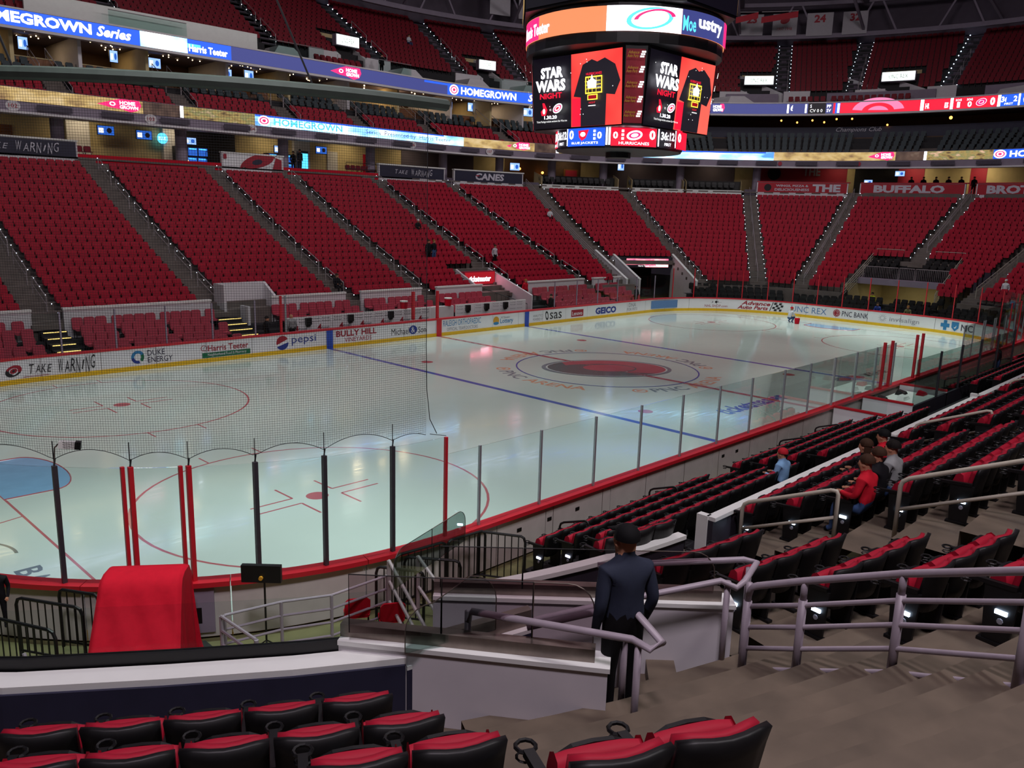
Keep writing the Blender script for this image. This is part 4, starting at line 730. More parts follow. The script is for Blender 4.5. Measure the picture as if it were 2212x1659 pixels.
for s0, s1 in ((68.5, 80), (81, 93.5), (94.5, 99.5), (100.5, 113)):                 # black club seating at the end
    for j in range(5):
        n = int((s1-s0)/.66)
        for i in range(n): R = 35.75+.8*j; q = stad(ss(s0+.66*(i+.5), 35.75, R), R); put_seat(dark, CSEAT, q, math.atan2(q[3], q[2])-PI/2, 13.55+.52*j)
CLB = struct(ring('club_back_wall', 40.0, 40.15, 14, 17.2, 'navy', 76.3, 125)); F = ST(40.0, 16.4, .01); b = MB(); put_text(b, 'Champions Club', F, 96.3, .2, 4.4, .55, 0, .0, .3); b.build('wall_lettering', 'lettering_white', CLB)
stuff(club.build('club_seating', ['red_seat', 'black_seat']), 'rows of red club seats behind the lower ribbon board', 'seating'); stuff(dark.build('suite_seating', ['club_seat', 'black_seat']), 'rows of dark suite chairs above the red club seats', 'seating')
# suite dividers, counters, screens, lamps
SD = [10.0, 15.2, 19.4, 24.0, 30.2, 35.6, 41.5, 47.0, 53.2, 57.8, 61.5, 66]
for k, s_ in enumerate(SD):
    b = MB(); q0, q1 = stad(s_, 38.9), stad(s_, 45.4); b.hexa([(q0[0]-.12, q0[1], 16), (q0[0]+.12, q0[1], 16), (q1[0]+.12, q1[1], 16), (q1[0]-.12, q1[1], 16), (q0[0]-.12, q0[1], 18.55), (q0[0]+.12, q0[1], 18.55), (q1[0]+.12, q1[1], 18.55), (q1[0]-.12, q1[1], 18.55)]); struct(b.build('suite_divider_wall', ('white_wall', 'tan_wall')[k % 2]))
for k, s_ in enumerate(SD[:-1]):
    w = SD[k+1]-s_; c = s_+w/2
    o = thing('suite_bar', 'brown suite counter with a pale wood edge, %s suite from the west' % ordn[k], 'counter', (*stad(c, 40)[:2], 16)); ring('counter_top', 39.9, 40.3, 16.85, 16.92, 'tan_wall', s_+.3, s_+w*.75, o); ring('counter_front', 39.95, 40.05, 16.0, 16.85, 'wood', s_+.3, s_+w*.75, o)
    bright = k in (6, 7); 
    x, y = stad(c, 42.5)[:2]; lamp('suite_light', 'AREA', (x, y, 18.5), (x, y, 16), (32, 24, 34, 30, 26, 26, 120, 110, 36, 30, 34)[k], (1, .72, .42), 1.4)
    random.seed(k)
    b = MB()
    for i in range(3 if bright else 9): q = stad(s_+w*(.2+.6*random.random()), 39.6+2.6*random.random()); b.ball((q[0], q[1], 18.45), .07 if bright else .045, 5, 4)
    o2 = thing('suite_lights', 'cluster of small warm ceiling lamps in the %s suite from the west' % ordn[k], 'lamps', (*stad(c, 41)[:2], 18.5)); b.build('bulb', 'warm_bulb', o2)['kind'] = 'stuff'
for s_, w, h, lab in ((16.6, .6, .8, 'in the first suite'), (22.6, .55, .8, 'under the white script lettering'), (25.6, .9, .7, 'beside the tan wall'), (31.3, 1.1, .7, 'beside the thin white column'), (33.4, .8, .85, 'showing a white badge beside the tan wall'), (37.9, 1.2, .4, 'wide and low in the fifth suite'), (39.4, .8, .3, 'thin in the fifth suite'), (47.6, .7, .7, 'hanging over the bright suite'), (54.2, .8, .7, 'in the suite next the bright one'), (56.6, .8, .8, 'leaning over the dark seats'), (61.0, .9, .8, 'on the west of the thin column by the scoreboard'), (62.6, 1.1, .8, 'on the east of the thin column by the scoreboard')):
    screen('glowing blue suite TV '+lab, s_, 41.4, 17.55, w, h, S4)
lamp_s = tag(MB().bar((*stad(46.2, 41)[:2], 18.0), (*stad(49, 41)[:2], 18.0), .2, .25).build('tube_lamp', 'warm_bulb'), 'long white tube lamp hanging in the bright suite', 'lamp'); M['warm_bulb'].node_tree.nodes['Principled BSDF'].inputs['Emission Strength'].default_value = 9
for s_, R, z, lab in ((87.5, 40.3, 17.9, 'first amber lamp'), (89, 40.3, 17.7, 'second amber lamp'), (90.4, 40.3, 17.9, 'third amber lamp'), (91.5, 40.3, 17.7, 'fourth amber lamp'), (92.6, 40.3, 18.0, 'fifth amber lamp'), (94.0, 40.3, 18.0, 'sixth amber lamp'), (102.5, 40.3, 17.8, 'round amber globe lamp'), (108.6, 40.3, 18.0, 'square amber lamp'), (97.2, 40.1, 17.3, 'low amber strip')):
    q = stad(ss(s_, 37, R), R); tag(MB().ball((q[0]-.3*q[2], q[1]-.3*q[3], z), .16 if 'globe' in lab else .10, 8, 6).build('bar_lamp', 'lamp_orange'), lab+' over the end club bar, counted from the scoreboard side', 'lamp', 'amber lamps over the end club')
# upper ribbon board and the deck above it
FB = struct(ring('upper_fascia_wall', 37, 37.5, 18.1, 19.3, 'mauve')); ring('fascia_lip', 36.94, 37.5, 18.05, 18.22, 'white_wall', parent=FB); ring('fascia_cap', 36.94, 37.5, 19.25, 19.36, 'white_wall', parent=FB)
UB = thing('ribbon_board', 'upper LED ribbon board above the suites, blue with white letters at its west end', 'LED board', (-30, 37, 18.2)); ring('casing', 36.96, 37, 18.22, 19.25, 'scoreboard_black', parent=UB)
def swirl(b, F): put_ell(b, F, 96.5, .1, 2.4, 1.3, 11, a0=.15, a1=PI-.15, hole=.62); put_ell(b, F, 96.5, .0, 1.0, .6, 11, a0=.3, a1=PI-.3)
def clock(b, F, u, t, w, bg=None): put_text(b, t, F, u, .28, w, .6, 8, .03)
for s0, s1, mi, fn in ((0, 11.5, 4, None), (11.5, 22.8, 4, lambda b, F: (put_text(b, 'HOMEGROWN', F, 12.2, .2, 7.4, .68, 8, .04), put_text(b, 'Series', F, 19.9, .2, 2.3, .68, 8, .03, .3))), (22.8, 26.2, 3, None), (26.2, 29.6, 4, lambda b, F: (put_rect(b, F, 26.2, .4, 1.0, .3, 12), put_text(b, 'Harris Teeter', F, 26.3, .16, 3.0, .5, 8, .03))), (29.6, 38.3, 5, None), (38.3, 41.8, 5, lambda b, F: homegrown(b, F, 38.4, 3.1, .98)), (41.8, 51.2, 5, lambda b, F: put_rect(b, F, 48.5, .8, 2.7, .18, 4)), (51.2, 60.2, 4, lambda b, F: word(b, F, 51.4, 1.0)), (60.2, 64, 4, lambda b, F: put_text(b, 'Series', F, 60.4, .2, 2.6, .68, 8, .03, .3)), (64, 79.4, 4, None),
                       (79.4, 81.6, 5, lambda b, F: homegrown(b, F, 79.2, 2.4, .98)), (81.6, 87.8, 5, None), (87.8, 89.9, 5, lambda b, F: (put_rect(b, F, 87.85, .08, .18, .85, 8), clock(b, F, 88.2, '6:09', 1.1), put_rect(b, F, 89.6, .08, .18, .85, 8))), (89.9, 91.6, 10, lambda b, F: (put_text(b, 'SHOTS', F, 90.1, .58, 1.1, .3, 8), put_text(b, 'CV 0 0', F, 90.1, .14, 1.2, .3, 7))), (91.6, 92.3, 5, lambda b, F: (put_text(b, 'PP', F, 91.7, .55, .4, .3, 8), put_text(b, 'SV', F, 91.7, .14, .4, .3, 8))), (92.3, 92.5, 9, None), (92.5, 92.95, 4, lambda b, F: put_rect(b, F, 92.7, .05, .2, .9, 8)), (92.95, 100.3, 9, swirl), (100.3, 100.6, 8, None), (100.6, 102.9, 9, lambda b, F: (put_text(b, 'CAROLINA', F, 100.9, .68, 1.6, .18, 8), put_text(b, 'HURRICANES', F, 100.75, .14, 2.0, .5, 8, .03))), (102.9, 103.15, 8, None),
                       (103.15, 106.9, 9, lambda b, F: (put_text(b, '1', F, 103.5, .12, .25, .5, 8, .03), put_text(b, 'SOG', F, 103.35, .7, .5, .18, 8), put_text(b, '0', F, 104.4, .12, .35, .5, 8, .03), put_text(b, 'SOG', F, 104.3, .7, .5, .18, 8), roundel(b, F, 105.55, .5, .3, (6, 8, 6)), put_text(b, '0', F, 106.3, .15, .4, .7, 8, .04))), (106.9, 107.15, 8, None), (107.15, 108.6, 4, lambda b, F: (put_text(b, '36:12', F, 107.2, .35, 1.3, .5, 8, .03), put_text(b, 'FIRST', F, 107.5, .1, .7, .18, 8))), (108.6, 108.75, 8, None), (108.75, 114, 4, lambda b, F: put_text(b, '0', F, 109.0, .15, .5, .7, 8, .04))):
    seg('led_panel', UB, 36.96, 18.23, 1.0, s0, s1, mi, fn)
struct(ring('upper_front_floor', 37.5, 41, 19.2, 19.3, 'concrete'))
UA = [5.0, 23.0, 35.7, 47.2, 56.6, 63.5, 75, 92.3, 99.4, 108.3, 121]
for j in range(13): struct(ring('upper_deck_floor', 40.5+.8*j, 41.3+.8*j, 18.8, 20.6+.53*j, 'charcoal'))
up_ = MB(); VS = ((41.7, 44.2), (58.0, 60.0), (87.6, 90.7), (101.3, 104.5))
ZIG = simple_seat((0, 1))
for k in range(len(UA)-1):
    for j in range(13):
        R = 41.0+.8*j; s0, e = ss(UA[k], 41, R)+.1, ss(UA[k+1], 41, R)-1.4; n = int((e-s0)/.53)
        for i in range(n):
            s_ = s0+.53*(i+.5); sb = ss(s_, R, 41)
            if any(a-.3 < sb < c+.3 for a, c in VS) and j < 5: continue
            q = stad(s_, R); put_seat(up_, ZIG, q, math.atan2(q[3], q[2])-PI/2, 20.6+.53*j)
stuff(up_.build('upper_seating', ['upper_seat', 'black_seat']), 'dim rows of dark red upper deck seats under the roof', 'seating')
for k, s_ in enumerate(UA[1:-1]):
    b, lt = MB(), MB()
    for j in range(26): R = 40.5+.4*j; q = [stad(ss(s_, 41, Rr)+d, Rr)[:2] for Rr, d in ((R, -1.3), (R, 0), (R+.4, 0), (R+.4, -1.3))]; z = 20.5+.265*j; b.hexa([(*p, z-.3) for p in q]+[(*p, z) for p in q])
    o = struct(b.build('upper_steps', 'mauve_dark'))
    for j in range(13):
        for d in ((-1.35, .05) if k > 5 else (.05,)): R = 41+.8*j; q = stad(ss(s_, 41, R)+d, R); lt.ball((*q[:2], 20.98+.53*j), .05 if (k == 2 or k == 8) else .03, 5, 4)
    lt.build('step_light', 'step_glow', o)['kind'] = 'stuff'
    for e, (j0, j1) in enumerate(((0, 3), (4, 7))):
        P = [Vector((*stad(ss(s_, 41, 40.6+.8*j)-.2, 40.6+.8*j)[:2], 20.55+.53*j)) for j in (j0, j1)]; h = Vector((0, 0, .95)); o = thing('upper_handrail', 'pale loop handrail on the upper deck stairs, %s stair from the west, %s' % (ordn[k], ('lower', 'higher')[e]), 'handrail', P[0], 0, 'upper deck handrails'); MB().tube([P[0], P[0]+h, P[1]+h, P[1]], .03, 4).build('rail', 'rail', o); MB().tube([P[0]+h*.5, P[1]+h*.5], .02, 4).build('mid_rail', 'rail', o)
for k, (a, c) in enumerate(VS):
    sv = thing('lit_vomitory_sign', 'glowing white sign with a hospital name over the upper deck entrance, %s from the west' % ordn[k], 'sign', (*stad((a+c)/2, 41)[:2], 21.6)); F = ST(41, 21.7, .01); ring('sign_box', 41, 41.6, 21.66, 22.62, 'mauve', a, c, sv); b = MB(); put_rect(b, F, a+.06, .04, c-a-.12, .84, 0, 3); put_text(b, 'UNC REX', F, a+(c-a)*.22, .25, (c-a)*.56, .4, 1); b.build('sign_face', ['sign_glow', 'lettering_grey'], sv)
    for e in (a-.35, c+.05): b = MB(); q0, q1 = stad(e, 40.2), stad(e, 44.5); n = (.3, 0); b.hexa([(q0[0], q0[1], 19.3), (q0[0]+.3, q0[1], 19.3), (q1[0]+.3, q1[1], 19.3), (q1[0], q1[1], 19.3), (q0[0], q0[1], 20.7), (q0[0]+.3, q0[1], 20.7), (q1[0]+.3, q1[1], 23.2), (q1[0], q1[1], 23.2)]); struct(b.build('upper_vomitory_wall', 'white_wall'))
    struct(ring('upper_vomitory_back_wall', 44.4, 44.5, 19.3, 23.2, 'tan_wall', ss(a, 41, 44.4), ss(c, 41, 44.4)))
    struct(ring('upper_parapet_wall', 40.3, 40.45, 19.3, 20.9, 'white_wall', c+.35, c+3.0)); struct(ring('upper_parapet_wall', 40.3, 40.45, 19.3, 20.9, 'white_wall', a-3.2, a-.35))
    x, y = stad((a+c)/2, 42.6)[:2]; lamp('vomitory_light', 'POINT', (x, y, 21.4), (x, y, 0), 16, (1, .82, .45), .2)
for s0, s1 in ((16, 32.6),): struct(ring('upper_front_wall', 38.4, 38.6, 19.3, 20.75, 'cap_white', s0, s1))
for s0, s1 in ((91.5, 101), (105, 118), (82, 87)): struct(ring('upper_front_wall', 39.9, 40.1, 19.3, 20.6, 'mauve', ss(s0, 37, 39.9), ss(s1, 37, 39.9)))
for k, s_ in enumerate((35.0, 47.7, 55.4, 61.8, 84, 111.5)):                        # white wedge-shaped gate housings on the deck edge
    b = MB(); q = [stad(s_+d, R) for d, R in ((-1.5, 37.6), (1.5, 37.6), (1.2, 40.2), (-1.2, 40.2))]; t_ = [stad(s_+d, R) for d, R in ((-.7, 38.1), (.7, 38.1), (.7, 40.2), (-.7, 40.2))]; b.hexa([(*p[:2], 19.25) for p in q]+[(*p[:2], 20.15) for p in t_]); struct(b.build('gate_housing_wall', 'white_wall'))
for s0, n, lab in ((38.4, 8, 'above the pink state badge'), (13.5, 5, 'at the west end'), (88.2, 6, 'under the first end sign'), (92.2, 12, 'between the end signs')):
    for i in range(n):
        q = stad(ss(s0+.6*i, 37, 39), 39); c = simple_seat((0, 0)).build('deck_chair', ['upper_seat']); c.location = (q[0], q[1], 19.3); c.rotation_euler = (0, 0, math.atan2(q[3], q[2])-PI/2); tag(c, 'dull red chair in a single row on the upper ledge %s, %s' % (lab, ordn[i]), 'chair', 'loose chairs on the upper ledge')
for s0, s1, lab in ((43.8, 47.5, 'beside the first upper entrance'), (33.2, 38.2, 'over the plain blue ribbon'), (56.5, 61.5, 'at the second upper entrance'), (21.0, 26.5, 'over the white panel')):
    o = thing('glass_guard', 'tinted glass guard panel on the upper ledge '+lab, 'glass panel', (*stad(s0, 37.6)[:2], 19.3)); MB().wall(sp(37.6, s0, s1), 19.3, 20.4, .02).build('glass_pane', 'tint_glass', o); MB().tube([(*p, 20.4) for p in sp(37.6, s0, s1)], .03, 4).build('top_rail', 'rail', o)
struct(ring('upper_back_wall', 51, 51.4, 27.4, 34, 'mauve_dark')); struct(ring('roof_ceiling', 30, 60, 36, 36.3, 'charcoal', -20)); 
# roof: ring beam with inclined web members, box girders, retired-number banners
o = thing('ring_truss', 'pale curved ring beam with slanting web members under the roof', 'truss', (-30, 46, 27.3)); ring('lower_chord', 45.8, 46.2, 27.2, 27.65, 'mauve', parent=o); ring('upper_chord', 45.8, 46.2, 30.6, 31.0, 'mauve', parent=o)
for k in range(26): s_ = 18+4.1*k; a, c = stad(s_, 46), stad(s_+(1.6 if k % 2 else -1.6), 46); MB().bar((*a[:2], 27.6), (*c[:2], 30.7), .18, .18).build('web_member', 'mauve', o)
for k in range(7):
    s_ = 40+13*k; a = stad(s_, 46); o = thing('roof_girder', 'long pale roof girder running in from the ring beam, %s from the west' % ordn[k], 'girder', (*a[:2], 30)); MB().bar((*a[:2], 30.8), (a[0]*.25+4, a[1]*.25, 33), .5, .6).build('chord', 'mauve_dark', o); MB().bar((*a[:2], 27.8), (a[0]*.6+2, a[1]*.6, 31.6), .25, .25).build('brace', 'mauve', o)
for k, (s0, s1, z0, z1, t_, lab) in enumerate(((62.8, 65.2, 28.2, 30.8, '', 'plain white'), (66.2, 68.2, 28.1, 30.9, '25', 'white 25'), (91.5, 94.0, 27.6, 29.8, '23', 'white 23'), (95.0, 97.6, 27.5, 29.8, 'C', 'white emblem'), (98.6, 101.3, 27.4, 29.75, '24', 'white 24'), (102.3, 104.8, 27.4, 29.7, '32', 'white 32'))):
    o = thing('hanging_banner', lab.replace('white 25', 'white first-numbered').replace('white 23', 'white second-numbered').replace('white 24', 'white third-numbered').replace('white 32', 'white last-numbered')+' banner hung from the ring beam', 'banner', (*stad(s0, 45.6)[:2], z1), 0, 'white banners under the roof'); F = ST(45.6, z0, .02); b = MB(); put_rect(b, F, s0, 0, s1-s0, z1-z0, 0, 2); b.build('cloth', 'banner_white', o); b = MB()
    w = s1-s0
    if len(t_) == 2: put_text(b, t_, F, s0+w*.28, (z1-z0)*.58, w*.44, (z1-z0)*.34, 0, .04)
    elif t_: put_ell(b, F, s0+w*.5, (z1-z0)*.7, w*.2, .35, 0, .4); put_text(b, '1997 1998', F, s0+w*.2, (z1-z0)*.25, w*.6, .3, 0)
    if b.v: b.build('print', 'lettering_red', o)
for s0, s1, k in ((90.8, 93.4, 0), (93.8, 98.0, 1)):
    o = thing('swag_banner', ('first', 'second')[k]+' red strip banner sloping under the roof beside the scoreboard', 'banner', (*stad(s0, 42)[:2], 29)); F = ST(40, 27.7, .02); b = MB(); put_poly(b, F, [(ss(s0, 46, 40), 0), (ss(s1, 46, 40), .5), (ss(s1, 46, 40), 1.1), (ss(s0, 46, 40), .6)], 0); b.build('cloth', 'banner_red', o); ring('batten', 40.0, 40.05, 28.8, 28.85, 'rail', ss(s0, 46, 40), ss(s1, 46, 40), o)
# ---------------------------------------------------------------- centre scoreboard, safety netting
SB = thing('scoreboard', 'huge black four-sided video scoreboard hanging over centre ice', 'scoreboard', (0, 0, 10.4))
b = MB(); o8 = lambda a, c, z: [(-a, c, z), (-a, -c, z), (-c, -a, z), (c, -a, z), (a, -c, z), (a, c, z), (c, a, z), (-c, a, z)]
b.add(o8(3.12, 2.55, 11.3)+o8(3.32, 2.66, 14.6), [tuple(range(8)), tuple(range(8, 16))[::-1]]+[(k, k+8, (k+1) % 8+8, (k+1) % 8) for k in range(8)]); b.build('cabinet', 'scoreboard_black', SB)
MB().cyl((0, 0), 4.5, 14.55, 16.1, 32).build('band_cabinet', 'scoreboard_black', SB); MB().cyl((0, 0), 2.95, 10.45, 11.4, 28).cyl((0, 0), .6, 10.2, 10.5, 12).build('ring_cabinet', 'scoreboard_black', SB)
b = MB(); b.add(o8(4.6, 1.95, 16.15)+o8(4.75, 2.0, 19.8), [tuple(range(8)), tuple(range(8, 16))[::-1]]+[(k, k+8, (k+1) % 8+8, (k+1) % 8) for k in range(8)]); b.build('crown_cabinet', 'scoreboard_black', SB)
MB().cyl((0, 0), .9, 19.8, 35.5, 10).build('hoist_truss', 'mauve_dark', SB)
SM = ['led_dark', 'led_redfade', 'led_shirt', 'led_white', 'led_red', 'led_yellow', 'led_softwhite', 'led_pink', 'led_blue', 'led_crimson']
def face(a0, a1, c, z0, z1, dirn):
    """screen surface on a tilted cabinet side: dirn 0 = -x side, 1 = -y side; others likewise"""
    R = Matrix.Rotation((0, PI/2, PI, 3*PI/2)[dirn], 3, 'Z'); o = R @ Vector((-a0-.04, c, z0)); ux = R @ Vector((0, -1, 0)); vx = R @ Vector((-(a1-a0), 0, z1-z0)).normalized(); n = R @ Vector((-1, 0, 0))
    return Surf(o, ux, vx, n, eps=.008, base=.02)
def night(F, mb, W_=5.1, H=3.05):
    put_rect(mb, F, 0, 0, W_, H, 0); put_rect(mb, F, W_*.45, 0, W_*.55, H, 1); put_poly(mb, F, [(W_*.46, .02), (W_*.62, .02), (W_*.62, 1.2), (W_*.46, 1.2)], 4)
    put_poly(mb, F, [(W_*x, H*y) for x, y in ((.56, .0), (.83, .0), (.84, .42), (.93, .40), (.985, .58), (.93, .80), (.82, .90), (.74, .86), (.68, .90), (.58, .84), (.48, .42), (.56, .40))], 2)
    put_text(mb, 'HURRICANES', F, W_*.62, H*.69, W_*.17, H*.035, 4, .02); 
    for k in range(4): put_rect(mb, F, W_*(.615, .615, .615, .79)[k], H*(.44, .655, .44, .44)[k], W_*(.18, .18, .01, .01)[k], H*(.018, .018, .22, .23)[k], 5)
    for k in range(3): put_rect(mb, F, W_*(.65+.045*k), H*.45, W_*.004, H*.2, 5); put_rect(mb, F, W_*.62, H*(.50+.05*k), W_*.17, H*.008, 5)
    put_rect(mb, F, W_*.65, H*.35, W_*.11, H*.075, 5); put_rect(mb, F, W_*.66, H*.362, W_*.09, H*.05, 9); put_poly(mb, F, [(W_*x, H*y) for x, y in ((.655, .51), (.745, .51), (.75, .6), (.715, .63), (.70, .69), (.685, .63), (.65, .6))], 3); put_text(mb, 'NIGHT', F, W_*.67, H*.30, W_*.07, H*.025, 4); put_rect(mb, F, W_*.665, H*.265, W_*.08, H*.012, 6)
    put_text(mb, 'STAR', F, W_*.12, H*.70, W_*.26, H*.155, 3, .045); put_text(mb, 'WARS', F, W_*.06, H*.515, W_*.35, H*.165, 3, .045); put_text(mb, 'NIGHT', F, W_*.11, H*.415, W_*.26, H*.08, 4, .03)
    put_poly(mb, F, [(W_*x, H*y) for x, y in ((.13, .18), (.18, .18), (.2, .26), (.165, .36), (.14, .36), (.15, .28), (.12, .24))], 4); put_ell(mb, F, W_*.16, H*.24, .08, .12, 6); put_text(mb, 'VS', F, W_*.225, H*.24, W_*.025, H*.03, 6); put_ell(mb, F, W_*.325, H*.27, .30, .19, 6, .4); put_ell(mb, F, W_*.325, H*.27, .24, .13, 7, .4, hole=.72); put_ell(mb, F, W_*.325, H*.27, .1, .05, 4, .4)
    put_text(mb, '1.30.20', F, W_*.17, H*.125, W_*.15, H*.05, 3, .02); put_text(mb, 'Ticket Package includes exclusive Star Wars tee', F, W_*.08, H*.07, W_*.36, H*.035, 6)
    random.seed(3)
    for k in range(16): put_ell(mb, F, W_*random.random()*.95, H*(.1+.85*random.random()), .022, .022, 6, n=6)
for d in (0, 1, 2, 3): mb = MB(); night(face(3.12, 3.32, 2.55, 11.35, 14.4, d), mb); mb.build('video_screen', [M[k] for k in SM], SB)
for d in range(4):
    R = Matrix.Rotation(PI/2*d, 3, 'Z'); p0, p1 = R @ Vector((-3.14, -2.55, 11.4)), R @ Vector((-2.55, -3.14, 11.4)); ux = (p1-p0).normalized(); n = R @ Vector((-1, -1, 0)).normalized(); t_ = R @ Vector((-3.3, -2.66, 14.3)); F = Surf(p0, ux, (t_-p0).normalized(), n, eps=.008, base=.03); mb = MB(); put_rect(mb, F, .02, 0, .8, 2.95, 0)
    for k in range(5):
        v = .25+.58*k; put_text(mb, 'Advance', F, .06, v+.14, .46, .12, 1, .02, .3); put_text(mb, 'Auto Parts', F, .02, v, .48, .12, 1, .02, .3)
        for i in range(6): put_rect(mb, F, .56+.09*(i % 2)+.03*(i//2), v+.09*(i//2), .08, .07, 2)
    mb.build('corner_panel', ['lettering_red', 'led_yellow' if 0 else 'lettering_gold', 'led_softwhite'], SB)
cy = lambda r, z: Surf(path=lambda u: (-r*cos(u/r), r*sin(-u/r), -cos(u/r), sin(-u/r)), z0=z, eps=.006, base=.01)
F = cy(4.52, 14.98); mb = MB()                                # upper band: u=0 faces -x, growing toward -y
put_rect(mb, F, -14, 0, 28.3, .98, 1, 60); put_rect(mb, F, -3.4, .02, 2.0, .94, 0, 6); put_text(mb, 'Harris Teeter', F, -3.2, .2, 2.6, .5, 2, .03); put_rect(mb, F, 2.2, .0, 3.2, .98, 2, 10); put_ell(mb, F, 4.0, .5, 1.0, .42, 3, .15, hole=.8); put_ell(mb, F, 4.2, .5, .9, .36, 0, .15, hole=.8, a0=0, a1=3); put_rect(mb, F, 5.4, 0, 3.6, .98, 4, 10); put_text(mb, 'Moe', F, 5.45, .15, .7, .6, 3, .02); put_text(mb, 'ustry', F, 6.3, .2, 1.9, .6, 2, .03); put_rect(mb, F, 8.6, 0, .8, .98, 0, 3)
mb.build('led_band', ['led_pink', 'led_orange', 'led_white', 'led_cyan', 'led_purple'], SB)
F = cy(2.97, 10.53); mb = MB()
put_rect(mb, F, -9.2, 0, 18.4, .82, 4, 44)
def score(u):
    put_rect(mb, F, u, .0, 1.05, .82, 0, 4); put_ell(mb, F, u+.35, .5, .22, .2, 2, hole=.6); put_text(mb, '0', F, u+.68, .3, .22, .38, 2, .03); put_text(mb, 'HURRICANES', F, u+.1, .06, .8, .12, 2)
    put_rect(mb, F, u+1.07, .04, .06, .74, 2); put_text(mb, '36:12', F, u+1.2, .32, .8, .36, 2, .03); put_text(mb, 'FIRST', F, u+1.4, .08, .4, .13, 2); put_rect(mb, F, u+2.07, .04, .06, .74, 2); put_rect(mb, F, u+2.15, .0, 1.95, .82, 1, 6); put_text(mb, '0', F, u+2.25, .3, .28, .4, 2, .03); put_poly(mb, F, [(u+2.85, .38), (u+3.0, .22), (u+3.2, .34), (u+3.35, .7), (u+2.8, .66)], 0); put_ell(mb, F, u+3.05, .5, .13, .1, 2); put_text(mb, '0', F, u+3.75, .3, .2, .3, 2, .03); put_text(mb, 'BLUE JACKETS', F, u+2.45, .06, 1.35, .12, 2)
    for v in (.26, .42, .58): put_rect(mb, F, u+3.58, v, .1, .1, 2)
    put_rect(mb, F, u+4.14, .04, .08, .74, 2); put_rect(mb, F, u+4.26, .04, .08, .74, 2); put_rect(mb, F, u+4.36, .0, 2.0, .82, 0, 6); put_text(mb, '0', F, u+4.45, .3, .2, .3, 2, .03); put_ell(mb, F, u+5.35, .46, .34, .2, 2, .2); put_ell(mb, F, u+5.35, .46, .26, .13, 3, .2, hole=.6); put_text(mb, '0', F, u+6.0, .3, .28, .4, 2, .03); put_text(mb, 'HURRICANES', F, u+4.7, .06, 1.3, .12, 2)
    for v in (.26, .42, .58): put_rect(mb, F, u+4.8, v, .1, .1, 2)
    put_rect(mb, F, u+6.4, .04, .06, .74, 2); put_text(mb, '36:12', F, u+6.55, .32, .8, .36, 2, .03); put_text(mb, 'FIRST', F, u+6.75, .08, .4, .13, 2); put_rect(mb, F, u+7.4, .04, .06, .74, 2); put_rect(mb, F, u+7.5, 0, 1.2, .82, 0, 4); put_text(mb, '0', F, u+7.6, .3, .28, .4, 2, .03)
score(-2.75)
mb.build('led_ring', ['led_red', 'led_blue', 'led_white', 'led_pink', 'led_dark'], SB)
for k in range(8):                                           # crown screens
    a = PI/4*k; r = 4.66 if k % 2 == 0 else 4.66; n = Vector((-cos(a), -sin(a), 0)); ux = Vector((sin(a), -cos(a), 0)) * 1; d = 4.62 if k % 2 == 0 else (4.6+1.95)/math.sqrt(2)
    w = 3.8 if k % 2 == 0 else 3.65; F = Surf(n*d-ux*w/2+Vector((0, 0, 16.25)), ux, (0, 0, 1), n, eps=.008, base=.05); mb = MB(); put_rect(mb, F, 0, 0, w, 3.3, 0)
    if k % 2 == 0: put_rect(mb, F, .6, .5, 1.5, .16, 2); put_poly(mb, F, [(1.0, .75), (2.9, .95), (3.0, 1.35), (1.2, 1.1)], 1); put_text(mb, 'Harris Teeter', F, .4, 1.3, 2.2, .3, 2, .02); put_text(mb, 'Home Game', F, .5, 1.75, 1.8, .3, 2, .02); put_poly(mb, F, [(2.5, 1.2), (3.2, 1.6), (3.3, 2.4), (2.2, 2.2)], 1)
    else: put_rect(mb, F, .02, .05, w-.04, 3.2, 3); [put_rect(mb, F, .5+.55*i, .05, .05, 3.2, 0) for i in range(6)]
    mb.build('crown_screen', ['led_dark', 'led_pink', 'led_softwhite', 'led_wood_floor'], SB)
# netting round the near corner, laced to the glass posts and hung from a curved pipe
NS0, NS1 = sx_near(-22.55), cs[-1]+3.4; ZT = 9.35
NET = thing('safety_net', 'dark see-through safety netting hung above the near corner glass', 'netting', (*rink_at(NS0)[:2], 3.2)); att = sorted([NS0]+cs+[NS1])
def zb(s):
    for a, c in zip(att[:-1], att[1:]):
        if a <= s <= c: u = (s-a)/(c-a); return 3.30+.24*min(1, (c-a)/1.4)*4*u*(1-u)*(.9 if a > NS0 else .6)
    return 3.3
nb_ = MB(); dv = .041; n = int((NS1-NS0)/dv); RR = .0021
def strand(P): nb_.tube(P, RR, 3)
for i in range(n+1):
    s_ = NS0+(NS1-NS0)*i/n; x, y = rink_at(s_, .1)[:2]; nb_.tube([(x, y, zb(s_)), (x, y, ZT)], RR, 3)
k = 0; z = 3.32
while z < ZT:
    pts, run = [], []
    m_ = 60
    for i in range(m_+1):
        s_ = NS0+(NS1-NS0)*i/m_
        if zb(s_) <= z+.002: run.append((*rink_at(s_, .1)[:2], z))
        else:
            if len(run) > 1: strand(run)
            run = []
    if len(run) > 1: strand(run)
    z += .041
nb_.build('mesh', 'net_cord', NET)['kind'] = 'stuff'
MB().tube([(*rink_at(NS0+(NS1-NS0)*i/140, .1)[:2], zb(NS0+(NS1-NS0)*i/140)) for i in range(141)], .006, 4).build('hem_rope', 'net_cord', NET)
x, y = rink_at(NS0, .1)[:2]; MB().tube([(x+.28, y, 3.28), (x+.1, y, 3.6), (x+.02, y, 4.2), (x, y, 5), (x, y, ZT)], .009, 4).build('edge_rope', 'net_cord', NET)
